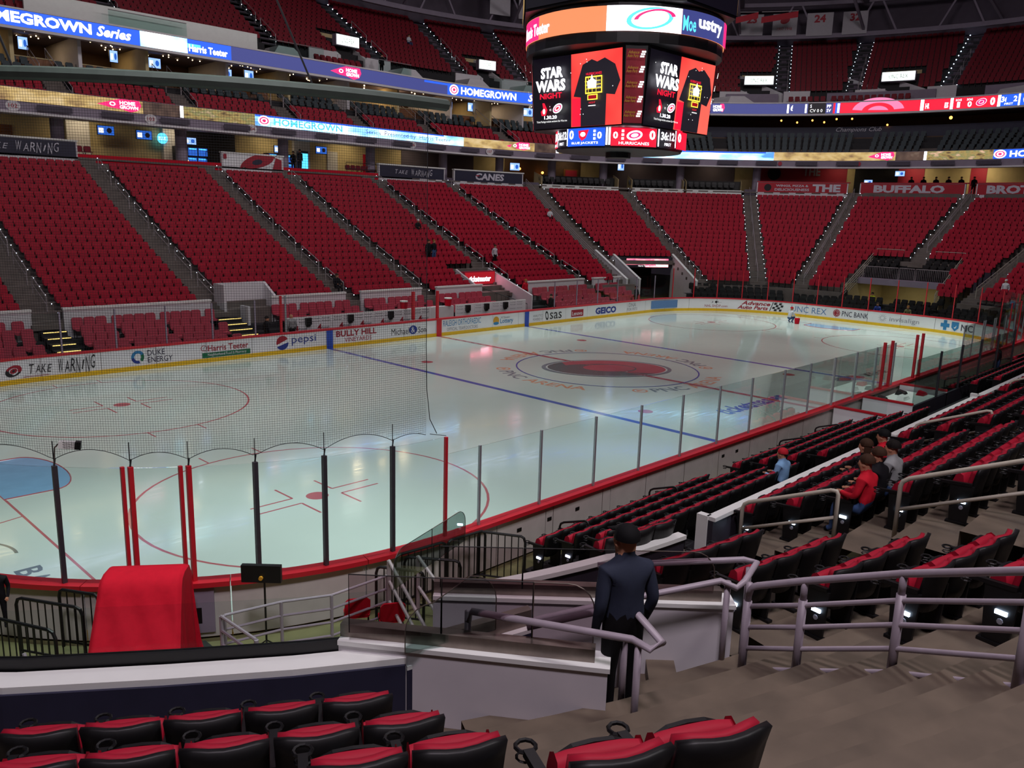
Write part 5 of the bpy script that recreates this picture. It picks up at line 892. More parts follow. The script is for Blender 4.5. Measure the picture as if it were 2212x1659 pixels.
for s_ in cs: x, y = rink_at(s_, .1)[:2]; MB().tube([(x, y, 3.15), (x, y, 3.62)], .008, 4).tube([(x, y, 3.2), (x+.02, y, 3.32)], .016, 4).build('lace', 'net_cord', NET)
MB().tube([(*rink_at(NS0-.1, .1)[:2], 3.3), (*rink_at(ns[-1], .1)[:2], 3.2)], .006, 4).build('tie_cord', 'net_cord', NET)
MB().tube([(*rink_at(NS0-.4+(NS1-NS0+2)*i/40, .12)[:2], ZT+.06) for i in range(41)], .105, 8).build('support_pipe', 'bar_green', NET)
for s_, dx in ((NS0+2.1, -4.0), (NS0+6.5, -3), (NS0+10.5, 3)): x, y = rink_at(s_, .12)[:2]; MB().tube([(x, y, ZT+.1), (x+dx, y+3.5, 22)], .02, 4).build('hanger_cable', 'net_cord', NET)
x, y = rink_at(cs[5], .1)[:2]; gc = thing('glass_camera', 'small white and black camera on a bent bracket above a glass post', 'camera', (x, y, 3.3)); MB().tube([(x, y, 3.2), (x+.03, y, 3.5), (x+.1, y-.03, 3.58)], .012, 5).build('bracket', 'steel', gc); MB().bar((x+.08, y-.05, 3.56), (x+.30, y-.16, 3.53), .10, .12).build('housing', 'cap_white', gc); MB().bar((x+.30, y-.16, 3.53), (x+.38, y-.20, 3.52), .11, .13).build('lens', 'black_metal', gc)
# ---------------------------------------------------------------- near stands round the camera's corner
def nfl(r): return .02249014*r*r-.4456306*r+3.67418881
def rj(j): return (.4456306+math.sqrt(.4456306**2-4*.02249014*(3.67418881-zj(j))))/(2*.02249014)
def arc(r, f): return (-20-r*sin(R_(f)), -4-r*cos(R_(f)))
def arcs(r, f0, f1, st=2.): n = max(1, math.ceil((f1-f0)/st)); return [arc(r, f0+(f1-f0)*k/n) for k in range(n+1)]
def tread(b, path0, path1, z, zl): b.grid(lambda i, k: (*(path0, path0, path1)[k][i], (zl, z, z)[k]), len(path0), 3)
st_ = MB()
for j in range(0, 13):
    z = zj(j); zl = zj(j-1)-.02 if j else 1.2; r0, r1 = rj(j)-.55, rj(j+1)-.55
    f0, f1 = 2.0, (14.2 if j < 4 else 64)
    tread(st_, arcs(r0, f0, f1), arcs(r1, f0, f1), z, zl)
    if j == 3: tread(st_, arcs(r0-.25, 24.8, 64), arcs(r1, 24.8, 64), z, .5)
    tread(st_, [(x, -tj(j)+.55) for x in (40, -20.9)], [(x, -tj(j)-.2867) for x in (40, -20.9)], z, zl)
for j in range(13, 20): st_.box(-45, -45, 0, 40, -40, .1) if j == 13 else None
struct(st_.build('near_stand_floor', 'near_concrete'))
hs = MB()                                                    # half steps at the head of the corner stairs and on the aisles
for j in range(4, 12):
    z = (zj(j)+zj(j-1))/2; r0 = rj(j)-.55; P0, P1 = arcs(r0-.42, 13.4, 26.3), arcs(r0, 13.4, 26.3); tread(hs, P0, P1, z, z-.25)
for j in range(1, 12):
    z = (zj(j)+zj(j-1))/2; r0 = rj(j)-.55; tread(hs, arcs(r0-.36, 2, 5.2), arcs(r0, 2, 5.2), z, z-.25)
    for x in (-13.4, -4.8, 1.3, 9.8, 18.3): y = -tj(j)+.55; hs.box(x, y, z-.25, x+1.3, y+.36, z)
struct(hs.build('stair_steps', 'near_concrete'))
struct(MB().box(-60, -60, -.1, 60, 60, -.03).build('floor', 'floor_olive'))
# the stadium seat: curved black shell with a red pad, tipped-up red cushion, arm on a stand, cup ring
def pad(w0, w1, z0, z1, y0, th, bow, lean, nu=7, nv=5, top=0):
    b = MB(); f = lambda i, j, k: (lambda u, v: (u*(w0+(w1-w0)*v), y0+k*th-bow*u*u+lean*(z0+(z1-z0)*v-z0), z0+(z1-z0)*v+top*u*u*v-(0 if .15 < v < .85 else .012*abs(u)**4*(1 if v > .5 else -1)*3)))(2*i/(nu-1)-1, j/(nv-1))
    b.grid(lambda i, j: f(i, j, 0), nu, nv); b.grid(lambda i, j: f(nu-1-i, j, 1), nu, nv); n = nu*nv
    ring_ = [(i, 0) for i in range(nu)]+[(nu-1, j) for j in range(1, nv)]+[(i, nv-1) for i in range(nu-2, -1, -1)]+[(0, j) for j in range(nv-2, 0, -1)]; L_ = len(ring_)
    for k in range(L_): (i, j), (p, q) = ring_[k], ring_[(k+1) % L_]; b.f.append((i*nv+j, n+(nu-1-i)*nv+j, n+(nu-1-p)*nv+q, p*nv+q)); b.m.append(0)
    return b
ms = {'backrest': (pad(.235, .25, .36, .88, .02, .045, .055, .2, top=.03), 'black_seat'), 'back_pad': (pad(.215, .228, .42, .865, -.035, .05, .055, .2, top=.028), 'red_seat')}
c = MB(); NP_ = 9; prof_ = [(-.10, .36), (-.215, .40), (-.25, .50), (-.245, .63), (-.215, .72), (-.165, .755), (-.115, .73), (-.095, .62), (-.085, .46)]
c.grid(lambda i, j: (-.225+.45*i/6, prof_[j % NP_][0]-.0*i, prof_[j % NP_][1]-.02*abs(i/3-1)**3), 7, NP_+1); c.add([(-.225, *q) for q in prof_], [tuple(range(NP_))[::-1]]); c.add([(.225, *q) for q in prof_], [tuple(range(NP_))])
ms['seat_cushion'] = (c, 'red_seat'); ms['seat_pan'] = (pad(.22, .22, .39, .73, -.275, .03, -.03, .10, 5, 3), 'black_seat')
a = MB(); a.hexa([(.235, -.40, .575), (.29, -.40, .575), (.29, .03, .60), (.235, .03, .60), (.235, -.40, .615), (.29, -.40, .615), (.29, .03, .645), (.235, .03, .645)]); ms['armrest'] = (a, 'black_seat')
a = MB(); a.hexa([(.245, -.22, .03), (.28, -.22, .03), (.28, .02, .03), (.245, .02, .03), (.245, -.26, .585), (.28, -.26, .585), (.28, .06, .6), (.245, .06, .6)]).box(.22, -.26, 0, .30, .08, .035); ms['stand'] = (a, 'black_seat')
a = MB(); a.tube([(.262+.052*cos(2*PI*k/10), -.44+.052*sin(2*PI*k/10), .60) for k in range(10)], .012, 5, closed=True); a.tube([(.262+.045*cos(2*PI*k/10), -.44+.045*sin(2*PI*k/10), .54) for k in range(10)], .008, 4, closed=True); ms['cup_holder'] = (a, 'black_seat')
proto = thing('arena_seat', 'x', 'seat'); near_me = MB()
for k, (m_, mt) in ms.items():
    m_.build(k, mt, proto, smooth=k in ('backrest', 'back_pad', 'seat_cushion'), local=True)
    if k in ('backrest', 'seat_cushion', 'armrest', 'stand', 'back_pad'): near_me.add(m_.v, m_.f, 0 if mt == 'red_seat' else 1)
light_me = MB(); light_me.box(.281, -.13, .33, .30, -.02, .37, 0); plate = MB(); plate.tube([(.285, -.075, .26), (.293, -.075, .26)], .03, 8)
cand = []                                                    # (position, angle, z, label words)
def row_pos(r, f0, f1, pitch=.52):
    n = int(R_(f1-f0)*r/pitch); df = math.degrees(pitch/r); return [f0+df*(k+.5) for k in range(n)]
rw = 'first second third fourth fifth sixth seventh eighth ninth tenth eleventh twelfth'.split()
XE = {4: -29.05, 5: -29.3, 6: -29.55, 7: -28.95, 8: -29.25}
for j in range(4, 9):
    r = rj(j); f0 = math.degrees(math.asin((-20-XE[j])/r))
    for k, f in enumerate(row_pos(r, f0, min(62, f0+34))): cand.append((arc(r, f), R_(180-f), zj(j), 'in the %s row behind the navy wall, %s from the stairs' % (rw[j-4], ordw(k)), k == 0))
for j in range(0, 11):
    r = rj(j); fb = 13.6 if j < 4 else min(13.6, math.degrees(math.asin(3.95/r)))
    P = row_pos(r, 5.4, fb); 
    for k, f in enumerate(P): cand.append((arc(r, f), R_(180-f), zj(j), 'in the %s row of the wedge beside the white four-bar railing, %s from its cream stair rail' % (rw[j], ordw(k)), k == len(P)-1))
for x0, x1, nm in ((-19.6, -13.5, 'past the first cream stair rail'), (-12.0, -4.9, 'past the second cream stair rail'), (-3.4, 1.2, 'past the third stair opening'), (2.7, 9.7, 'past the fourth stair opening'), (11.2, 18.2, 'at the far end of the dark partition'), (19.7, 27, 'beyond the last near stair')):
    for j in range(0, 11):
        n = int((x1-x0-.1)/.52)
        for k in range(n): cand.append(((x0+.05+.52*(k+.5), -tj(j)), PI, zj(j), 'in the %s row behind the partition %s, %s along' % (rw[j], nm, ordw(k)), k == 0))
for x0, x1, nm in ((-20.2, -13.2, 'nearest the stairs'), (-12.0, -4.0, 'before the penalty box'), (4.0, 16, 'past the penalty box'), (17, 26, 'at the far end of the boards')):
    for i in range(4):
        if nm.startswith('past') and i < 1: continue
        n = int((x1-x0)/.54)
        for k in range(n): cand.append(((x0+.54*(k+.5), -14.05-.8*i), PI, .03+.3*i, 'in the %s floor row behind the near boards %s, %s along' % (rw[i], nm, ordw(k)), k == 0))
r = [15.0, 15.9]
def depth(p, z):
    d = Vector((p[0], p[1], z+.6))-CP; w = d.dot(fw)
    if w < .5: return 1e9
    u, v = d.dot(rt)/w*1771, d.dot(up)/w*1771
    return w if abs(u) < 1190 and abs(v) < 900 else 1e9
SITS = {}
cand = [c for c in cand if depth(c[0], c[2]) < 1e8]; cand.sort(key=lambda c: depth(c[0], c[2]))
for n, (p, a, z, lab, end) in enumerate(cand):
    if n < 300:
        o = proto if n == 0 else dup(proto, (0, 0, 0), 0)
        o.location = (p[0], p[1], z); o.rotation_euler = (0, 0, a); o['label'] = 'black-backed red arena seat '+lab; o['group'] = 'near arena seats'
        WM[o.name] = Matrix.Translation(o.location) @ Matrix.Rotation(a, 4, 'Z')
        if end and n < 150:
            light_me.build('step_light', 'step_glow', o, local=True); plate.build('row_plate', 'lettering_grey', o, local=True)
    else: put_seat(far_seats, near_me, p, a, z)
# partition with white cap in front of the first row, floor risers, seat-side handrails
def capped(path, z0, z1, name, m, th=.14, cap='cap_white', slope=None, ch=.07):
    b = MB(); b.wall(path, z0, z1, th); o = struct(b.build(name, m)); n = len(path); zs = z1 if isinstance(z1, (list, tuple)) else [z1]*n
    b = MB(); b.wall(path, zs, [z+ch for z in zs], th+.04); b.build('wall_cap', cap, o); return o
for x0, x1 in ((-20.2, -13.2), (-11.75, -5.0), (-4.55, 1.0), (2.9, 9.6), (11.3, 25)):
    o = capped([(x0, -17.86), (x1, -17.86)], .9, 2.38, 'near_partition_wall', 'dark_panel'); MB().box(x0-.02, -17.9, .9, x0+.12, -17.68, 2.45).build('end_cap', 'cap_white', o)
    for k in range(int((x1-x0)/1.9)): MB().box(x0+.6+1.9*k, -17.87, 2.15, x0+.95+1.9*k, -17.855, 2.22).build('wall_vent', 'mauve_dark', o)
capped(arcs(14.0, 5.0, 21.5)[::-1], 1.2, 2.38, 'near_partition_wall', 'dark_panel')
for i in range(4): struct(MB().box(-20.3, -14.45-.8*i, -.03, 27, -13.65-.8*i, .03+.3*i).build('floor_riser', 'charcoal'))
def loop_rail(label, P, Q, h0=.93, m='rail_cream', r=.035, mid=.5, grp='stair handrails of the near stands', nm='stair_handrail'):
    P, Q = Vector(P), Vector(Q); u = (Q-P).normalized(); h = Vector((0, 0, h0)); o = thing(nm, label, 'handrail', P, 0, grp)
    MB().tube([P, P+h*.9, P+h*.97+u*.03, P+h+u*.12, Q+h-u*.12, Q+h*.97-u*.03, Q+h*.9, Q], r, 8).build('loop_rail', m, o, smooth=True); MB().tube([P+h*mid, Q+h*mid], r*.8, 8).build('mid_rail', m, o, smooth=True); return o
def yz(t): return prof(t)-.53
for x, nm in ((-19.95, 'first'), (-11.6, 'second'), (-3.2, 'third')):
    loop_rail('cream loop handrail, lower one on the %s near stairs' % nm, (x, -18.4, yz(18.4)), (x, -20.0, yz(20.0))); loop_rail('cream loop handrail, higher one on the %s near stairs' % nm, (x, -20.9, yz(20.9)), (x, -23.0, yz(23.0)))
for x, lab in ((-19.3, 'nearest the standing man'), (-15.9, 'second'), (-9.0, 'third'), (-6.5, 'fourth'), (6.5, 'past the penalty box'), (14, 'at the far end')):
    loop_rail('black loop rail on the floor seating steps, '+lab, (x, -13.75, .02), (x, -14.55, .3), .85, 'black_metal', .025, .55, 'black loop rails between floor seats', 'floor_rail')
# four-bar white railing beside the corner stairs
PR = [(-25.31, -21.33, 2.99), (-25.24, -21.85, 3.17), (-25.29, -22.72, 3.56), (-25.7, -23.73, 4.06), (-26.1, -24.7, 4.5)]
RL = thing('white_railing', 'big white four-bar pipe railing along the corner stairs', 'railing', PR[0])
PR = [Vector(p) for p in PR]; H_ = Vector((0, 0, 1.06))
MB().tube([PR[0]+H_*.88, PR[0]+H_*.96+Vector((0, -.02, 0)), PR[0]+H_+Vector((0, -.09, 0))]+[p+H_ for p in PR[1:]], .036, 10).build('top_rail', 'rail_near', RL, smooth=True)
for k in range(4): MB().tube([p+H_*(.12+.215*k) for p in PR], .026, 8).build('bar', 'rail_near', RL, smooth=True)
for p in PR: MB().tube([p, p+H_*.82], .042, 10).tube([p+H_*.82, p+H_], .033, 10).build('post', 'rail_near', RL, smooth=True); MB().cyl((p.x, p.y), .09, p.z-.01, p.z+.012, 10).build('foot_plate', 'rail_near', RL)
# vomitory: two white side walls with steel caps, glass guards, bracket handrails, stairs going down
def vwall(nm, A, B, z1, m, endm):
    d = (Vector(B)-Vector(A)).normalized(); L = (Vector(B)-Vector(A)).length; o = struct(MB().wall([A, B], .3, z1, .26).build(nm, m))
    n = Vector((d.y, -d.x)); A_, B_ = Vector(A), Vector(B)
    MB().wall([tuple(A_-d*.02-n*.02), tuple(B_-n*.02)], z1, z1+.045, .30).build('wall_cap', 'cap_white', o)
    MB().wall([tuple(A_+d*.12+n*.06), tuple(B_+n*.06)], z1+.045, z1+.17, .12).build('steel_channel', 'steel', o)
    return o, d, n
RWo, rd, rn_ = vwall('vomitory_side_wall', (-24.95, -21.0), (-27.15, -18.7), 3.52, 'white_wall', 0)
LWo, ld, ln_ = vwall('vomitory_side_wall', (-27.05, -20.95), (-28.5, -18.95), 3.62, 'white_wall', 0)
VF = MB(); d = (rd+ld).normalized(); nrm = Vector((d.y, -d.x)); p0 = Vector((-26.05, -21.15))
for k in range(14):
    a0 = p0+d*(.29*k); w0 = 1.25; z = 2.9-.17*k; q = [a0-nrm*w0, a0+nrm*w0, a0+d*.30+nrm*w0, a0+d*.30-nrm*w0]; VF.hexa([(*p, max(0, z-.4)) for p in q]+[(*p, z) for p in q])
struct(VF.build('vomitory_stairs', 'near_concrete'))
def guard(label, P, z0, z1, rc=(0, 1), m='smoke_glass', seams=()):
    """glass guard along a straight line with rounded upper corners where rc says"""
    A, B = Vector(P[0]), Vector(P[1]); L = (B-A).length; d = (B-A)/L; n = Vector((d.y, -d.x)); o = thing('glass_guard', label, 'glass panel', (*A, z0 if not isinstance(z0, tuple) else z0[0])); za, zb_ = z0 if isinstance(z0, tuple) else (z0, z0); ya, yb = z1 if isinstance(z1, tuple) else (z1, z1)
    cuts = [0]+list(seams)+[1]
    for i, (u0, u1) in enumerate(zip(cuts[:-1], cuts[1:])):
        o2 = []; zz0 = lambda u: za+(zb_-za)*u; zz1 = lambda u: ya+(yb-ya)*u; g = .004/L
        pts = [(u0+g, zz0(u0)), (u1-g, zz0(u1))]; cr = min(.25, (ya-za)*.5)
        if i == len(cuts)-2 and rc[1]: pts += [(u1-g-cr/L*(1-cos(t)), zz1(u1)-cr+cr*sin(t)) for t in [PI/2*k/5 for k in range(6)]]
        else: pts.append((u1-g, zz1(u1)))
        if i == 0 and rc[0]: pts += [(u0+g+cr/L*(1-sin(t)), zz1(u0)-cr+cr*cos(t)) for t in [PI/2*k/5 for k in range(6)]]
        else: pts.append((u0+g, zz1(u0)))
        b = MB(); k = len(pts); b.add([(*(A+d*(u*L)-n*.006), z) for u, z in pts]+[(*(A+d*(u*L)+n*.006), z) for u, z in pts], [tuple(range(k)), tuple(range(k, 2*k))[::-1]]+[(q, (q+1) % k, k+(q+1) % k, k+q) for q in range(k)]); b.build('glass_pane', m, o)
        b = MB(); b.tube([(*(A+d*(u*L)), z) for u, z in pts[1:]+pts[:1]], .006, 4); b.build('edge', 'black_metal' if i else 'steel', o)
    return o
guard('glass guard on the steel channel of the inner vomitory wall', ((-26.95, -20.7), (-28.45, -19.05)), 3.76, 4.33, (1, 0), 'smoke_glass', (.25, .62))
guard('smoked glass guard on the outer vomitory wall in front of the dark seats', ((-25.05, -20.8), (-27.1, -18.75)), 3.66, 4.12, (1, 0), 'smoke_glass', (.33, .7))
guard('glass guard with rounded corners on the stepped navy wall', ((-27.45, -19.95), (-28.2, -19.55)), (3.78, 3.66), (4.34, 4.12), (1, 1), 'tint_glass')
guard('small clear glass guard further down beside the floor seats', ((-23.2, -14.9), (-25.3, -15.6)), 1.9, 2.5, (1, 1), 'tint_glass', (.5,))
def pipe(b, P, r=.034): b.tube(P, r, 10); return b
def bracket_rail(label, posts, inner, nm='bracket_handrail'):
    o = thing(nm, label, 'handrail', posts[0]); P = [Vector(p) for p in posts]; hz = [Vector((0, 0, q)) for q in inner]
    for p, h in zip(P, hz): pipe(MB(), [p, p+h], .032).build('post', 'rail_near', o, smooth=True)
    return o, [p+h for p, h in zip(P, hz)]
o, T = bracket_rail('grey bracket handrail on the inner white vomitory wall, in front of the man', [(-27.0, -21.22, 3.0), (-26.72, -20.88, 2.95), (-27.62, -19.75, 2.75)], (1.02, 1.06, 1.2)); pipe(MB(), [T[2]+Vector((0, 0, -.1)), T[2]+Vector((.02, -.03, 0)), T[0]+Vector((-.02, .05, 0)), T[0]+Vector((.0, -.12, -.03)), T[0]+Vector((.12, -.16, .0)), T[1]+Vector((.08, .0, .06)), T[1]+Vector((.04, .07, .07)), Vector((-27.3, -20.2, 3.85))]).build('rail', 'rail_near', o, smooth=True)
o, T = bracket_rail('grey bracket handrail on the outer white vomitory wall', [(-25.22, -21.05, 2.88), (-24.85, -21.08, 2.92), (-25.95, -20.3, 2.5)], (1.06, 1.06, 1.2)); pipe(MB(), [Vector((-27.2, -19.0, 3.2)), T[2], T[0]+Vector((-.05, .05, 0)), T[0]+Vector((.0, -.1, -.04)), T[0]+Vector((.12, -.12, .0)), T[1]+Vector((.08, -.04, .05)), T[1]+Vector((.03, .08, .06)), Vector((-25.9, -19.9, 3.93))]).build('rail', 'rail_near', o, smooth=True)
# navy front wall with white band and black rail
nv = [(-28.15, -19.5), (-29.0, -18.98), (-29.9, -18.35), (-30.9, -17.6), (-32.2, -16.4), (-33.5, -15.0)]
NWo = struct(MB().wall(nv, .3, 3.5, .2).build('navy_front_wall', 'navy')); MB().wall([(x+.02, y+.02) for x, y in nv], 3.5, 3.56, .24).build('wall_cap', 'cap_white', NWo); MB().wall([(x+.22, y+.2) for x, y in nv], 3.3, 3.66, .06).build('glass_channel', 'black_metal', NWo)
s2 = [(-27.02, -20.02), (-28.13, -19.5)]; NW2 = struct(MB().wall(s2, .3, [3.62, 3.44], .2).build('navy_step_wall', 'navy')); MB().wall(s2, [3.62, 3.44], [3.66, 3.48], .22).build('wall_cap', 'cap_white', NW2); MB().wall([(x+.04, y+.06) for x, y in s2], [3.66, 3.50], [3.82, 3.66], .1).build('steel_channel', 'steel', NW2)
tag(MB().wall([(x+.24, y+.22) for x, y in nv], 3.66, 4.1, .012).build('glass_guard', 'clear_glass'), 'long clear glass guard along the top of the navy wall', 'glass panel')
# floor-level service area: red covered machine, light on a stand, white ramp rails, picket fences
def cover():
    c0, u, w = Vector((-28.25, -12.95, 0)), Vector((.80, -.60, 0)), Vector((.60, .80, 0)); pr = [(-.06, 0), (-.02, .35), (.0, .6), (.05, .66), (.18, .78), (.45, 1.2), (.68, 1.62), (.78, 1.72), (.95, 1.76), (1.25, 1.74), (1.32, 1.6), (1.36, .8), (1.40, 0)]
    b = MB(); nu = 44; n2 = []
    for k in range(len(pr)-1):
        m_ = max(1, int(math.dist(pr[k], pr[k+1])/.09)); n2 += [(pr[k][0]+(pr[k+1][0]-pr[k][0])*i/m_, pr[k][1]+(pr[k+1][1]-pr[k][1])*i/m_) for i in range(m_)]
    n2.append(pr[-1])
    def P(i, j):
        a, z = n2[j]; t = 2*i/(nu-1)-1; hw = .72-.10*z/1.75; fold = .028*sin(t*9+z*5.5+1.5)*max(0, sin(PI*min(1, max(0, (z-.55)/1.15))))*(1 if a < .9 else .3); e = max(0, abs(t)-.90)*1.2
        return c0+u*(t*hw)+w*(a+fold*.9+e*.4)+Vector((0, 0, max(0, z+fold*.6-e*.35)))
    b.grid(P, nu, len(n2))
    for s_ in (0, nu-1):                                     # hanging side skirts
        q = [P(s_, j) for j in range(len(n2))]; b.grid(lambda i, j: (lambda p: Vector((p.x+u.x*(.05+.03*sin(i*1.3))*(1 if s_ else -1)*(1-j/6), p.y+u.y*(.05+.03*sin(i*1.3))*(1 if s_ else -1)*(1-j/6), p.z*j/6)))(q[i]), len(q), 7)
    return tag(b.build('covered_machine', 'cloth_red', smooth=True), 'red cloth cover draped over a slanted machine beside the rink boards', 'machine cover')
cover()
o = thing('stage_light', 'black LED panel light on a thin stand against the boards', 'light', (-26.05, -13.05, 0)); x, y = -26.05, -13.05
MB().tube([(x, y, 0), (x, y, 1.45)], .017, 6).build('stand', 'black_metal', o); MB().bar((x-.30, y+.19, 1.56), (x+.16, y-.28, 1.56), .09, .30).build('panel', 'black_metal', o); MB().tube([(x-.10, y-.08, 1.50), (x-.13, y-.11, 1.50)], .035, 8).build('knob', 'lettering_gold', o)
for k in range(3): a = 2*PI*k/3; MB().tube([(x, y, .3), (x+.35*cos(a), y+.35*sin(a), 0)], .012, 5).build('leg', 'black_metal', o)
def fence(nm, label, P, h, bars, m, r=.022, posts=None, cat='railing'):
    o = thing(nm, label, cat, P[0]); P = [Vector(p) for p in P]
    for k in range(bars): z = Vector((0, 0, h*(k+1)/bars)); MB().tube([p+z for p in P], r, 7).build('bar', m, o)
    for p in P: MB().tube([p, p+Vector((0, 0, h))], r*1.3, 7).build('post', m, o)
    return o
fence('ramp_railing', 'white four-bar ramp railing between the stage light and the pink wall', [(-26.85, -13.2, .1), (-25.95, -13.4, .1), (-25.2, -13.75, .1), (-24.1, -13.85, .15)], 1.0, 4, 'rail_near')
fence('ramp_railing', 'short white four-bar rail sloping away from the stage light', [(-26.9, -13.2, .1), (-27.2, -14.9, .5)], 1.0, 4, 'rail_near', .026)
fence('ramp_railing', 'pale sloping stair rails behind the glass guard', [(-24.1, -13.9, .3), (-24.9, -16.2, -.2)], 1.15, 3, 'rail', .03); fence('ramp_railing', 'second set of pale sloping rails behind the glass guard', [(-23.6, -14.1, .3), (-24.2, -16.3, -.2)], 1.15, 2, 'rail', .03)
def pickets(label, P, Q, h=1.05, z=.12, arch=True):
    P, Q = Vector((*P, z)), Vector((*Q, z)); d = Q-P; o = thing('picket_gate', label, 'gate', P); H = Vector((0, 0, h))
    MB().tube([P, P+H*.88, P+H*.97+d*.03, P+H+d*.09, Q+H-d*.09, Q+H*.97-d*.03, Q+H*.88, Q], .028, 7).build('frame', 'black_metal', o); MB().tube([P+H*.1, Q+H*.1], .02, 6).build('bottom_bar', 'black_metal', o)
    n = max(2, int(d.length/.13))
    for k in range(1, n): MB().tube([P+d*k/n+H*.1, P+d*k/n+H*.99], .012, 5).build('picket', 'black_metal', o)
for lab, P, Q in (('black picket gate nearest the cooler steps behind the corner boards', (-24.05, -13.45), (-23.55, -14.2)), ('black picket gate, middle one along the corner boards', (-23.4, -13.45), (-22.75, -14.3)), ('long black picket gate along the corner boards', (-23.5, -13.3), (-22.35, -13.42)), ('long black picket gate by the start of the floor seats', (-22.3, -13.42), (-21.35, -13.5)), ('black picket gate standing across the start of the floor seats', (-21.5, -13.45), (-21.0, -14.3)), ('black picket gate left of the red cover', (-29.1, -10.5), (-28.45, -11.6)), ('second black picket gate behind the fur-trimmed hood', (-29.6, -10.9), (-29.0, -12.1)), ('black picket gate touching the red cover', (-28.5, -10.65), (-28.1, -11.3))): pickets(lab, P, Q)
for k, (x, y) in enumerate(((-30.0, -12.2), (-29.75, -12.5), (-29.3, -12.4), (-30.2, -12.9))): tag(MB().tube([(x, y, 0), (x-.12, y+.35, .95)], .028, 7).build('ramp_pole', 'rail_near'), 'pale slanted pole in the dark west of the red cover, '+ordn[k], 'pole', 'pale poles in the dark')
for lab, (x, y) in (('red folding chair behind the white ramp rail', (-24.55, -13.55)), ('second red folding chair half hidden by the pink wall', (-24.2, -14.1))):
    o = thing('folding_chair', lab, 'chair', (x, y, 0), R_(150)); b = MB(); oct_box(b, .22, .48, .85, .12, .16, 0, .06, .2); b.build('backrest', 'cloth_red', o, local=True); b = MB(); oct_box(b, .22, .0, .4, 0, .03, 0, .05); b.v = [(x_, z_-.25, .44+y_) for x_, y_, z_ in b.v]; b.build('seat', 'cloth_red', o, local=True)
    for x_ in (-.21, .21): MB().tube([(x_, -.28, 0), (x_, .2, .8)], .013, 5).build('leg', 'black_metal', o, local=True); MB().tube([(x_, .22, 0), (x_, -.2, .45)], .013, 5).build('leg', 'black_metal', o, local=True)
tag(MB().box(-27.6, -13.6, -.02, -26.6, -11.9, .03).build('floor_mat', 'mat_black'), 'black rubber mat beside the rink door', 'mat')
# rink door hardware on the near corner boards
for s_, z0, z1, w, m in ((cs[3]-.15, .12, .98, .32, 'mauve'), (cs[3]+.28, .80, .86, .3, 'steel'), (cs[3]+.28, .22, .28, .3, 'steel'), (cs[3]-.05, .3, .6, .1, 'black_metal')): MB().wall(rpath(s_-w/2, s_+w/2, .135)[::-1], z0, z1, .035).build('door_latch', m, BOARDS)
for x0 in (-18.9, -17.9, -11.2, -10.4, -19.9): x, y, nx, ny = rink_at(sx_near(x0), .131); MB().box(x-.07, y-.012, .62, x+.07, y+.002, .70).build('board_slot', 'black_metal', BOARDS)
for u in range(9): s_ = sx_near(-20.6+1.83*u*1.0); MB().wall(rpath(s_-.006, s_+.006, .133)[::-1], .02, 1.0, .004).build('seam_strip', 'steel', BOARDS)
# penalty box on the near side: white side walls with red rails, glass dividers, black bench blocks
PB = thing('penalty_box', 'white penalty box with red rails and glass dividers behind the near boards', 'penalty box', (-2, -14.2, 0))
for x in (-3.8, -1.2, 2.6): MB().box(x-.04, -15.0, 0, x+.04, -13.2, 1.05).build('side_board', 'board_white', PB); MB().box(x-.06, -15.0, 1.05, x+.06, -13.2, 1.12).build('top_rail', 'red_cap', PB); MB().box(x-.008, -15.0, 1.12, x+.008, -13.2, 2.75).build('glass_pane', 'clear_glass', PB)
MB().box(-1.2, -15.0, 0, 6.5, -14.92, 1.0).build('back_board', 'dark_panel', PB); MB().box(-1.2, -14.97, 1.0, 12, -14.955, 2.75).build('glass_pane', 'tint_glass', PB)
for x in (1.4, 4.0, 6.6, 9.2, 11.9): MB().box(x-.03, -15.0, 1.0, x+.03, -14.93, 2.8).build('glass_post', 'post_grey', PB)
MB().box(-1, -14.8, .8, 2.4, -13.4, .86).build('table', 'cap_white', PB)
for k, (x, y, w) in enumerate(((-.5, -13.7, .5), (.2, -14.2, .7), (1.2, -13.8, .6), (1.8, -14.4, .5))): tag(MB().hexa([(x, y, .87), (x+w, y, .87), (x+w, y+.3, .87), (x, y+.3, .87), (x+.05, y+.03, 1.0), (x+w, y+.06, .95), (x+w-.1, y+.28, 1.02), (x+.08, y+.25, 1.05)]).build('equipment_bag', ('black_metal', 'cap_white', 'black_metal', 'cloth_red')[k]), ('black gear bag', 'white towel heap', 'dark helmet bag', 'red kit bag')[k]+' on the timekeepers table', 'bag')
# floor items over by the ice surface
pk = thing('plastic_bucket', 'small red bucket on the ice beside the crouching worker', 'bucket', (25.9, 2.4, 0)); MB().cyl((25.9, 2.4), .16, 0, .42, 12, r2=.2).build('body', 'cloth_red', pk); MB().tube([(25.9+.2*cos(a), 2.4, .42+.16*sin(a)) for a in [PI*k/8 for k in range(9)]], .008, 4).build('handle', 'steel', pk)
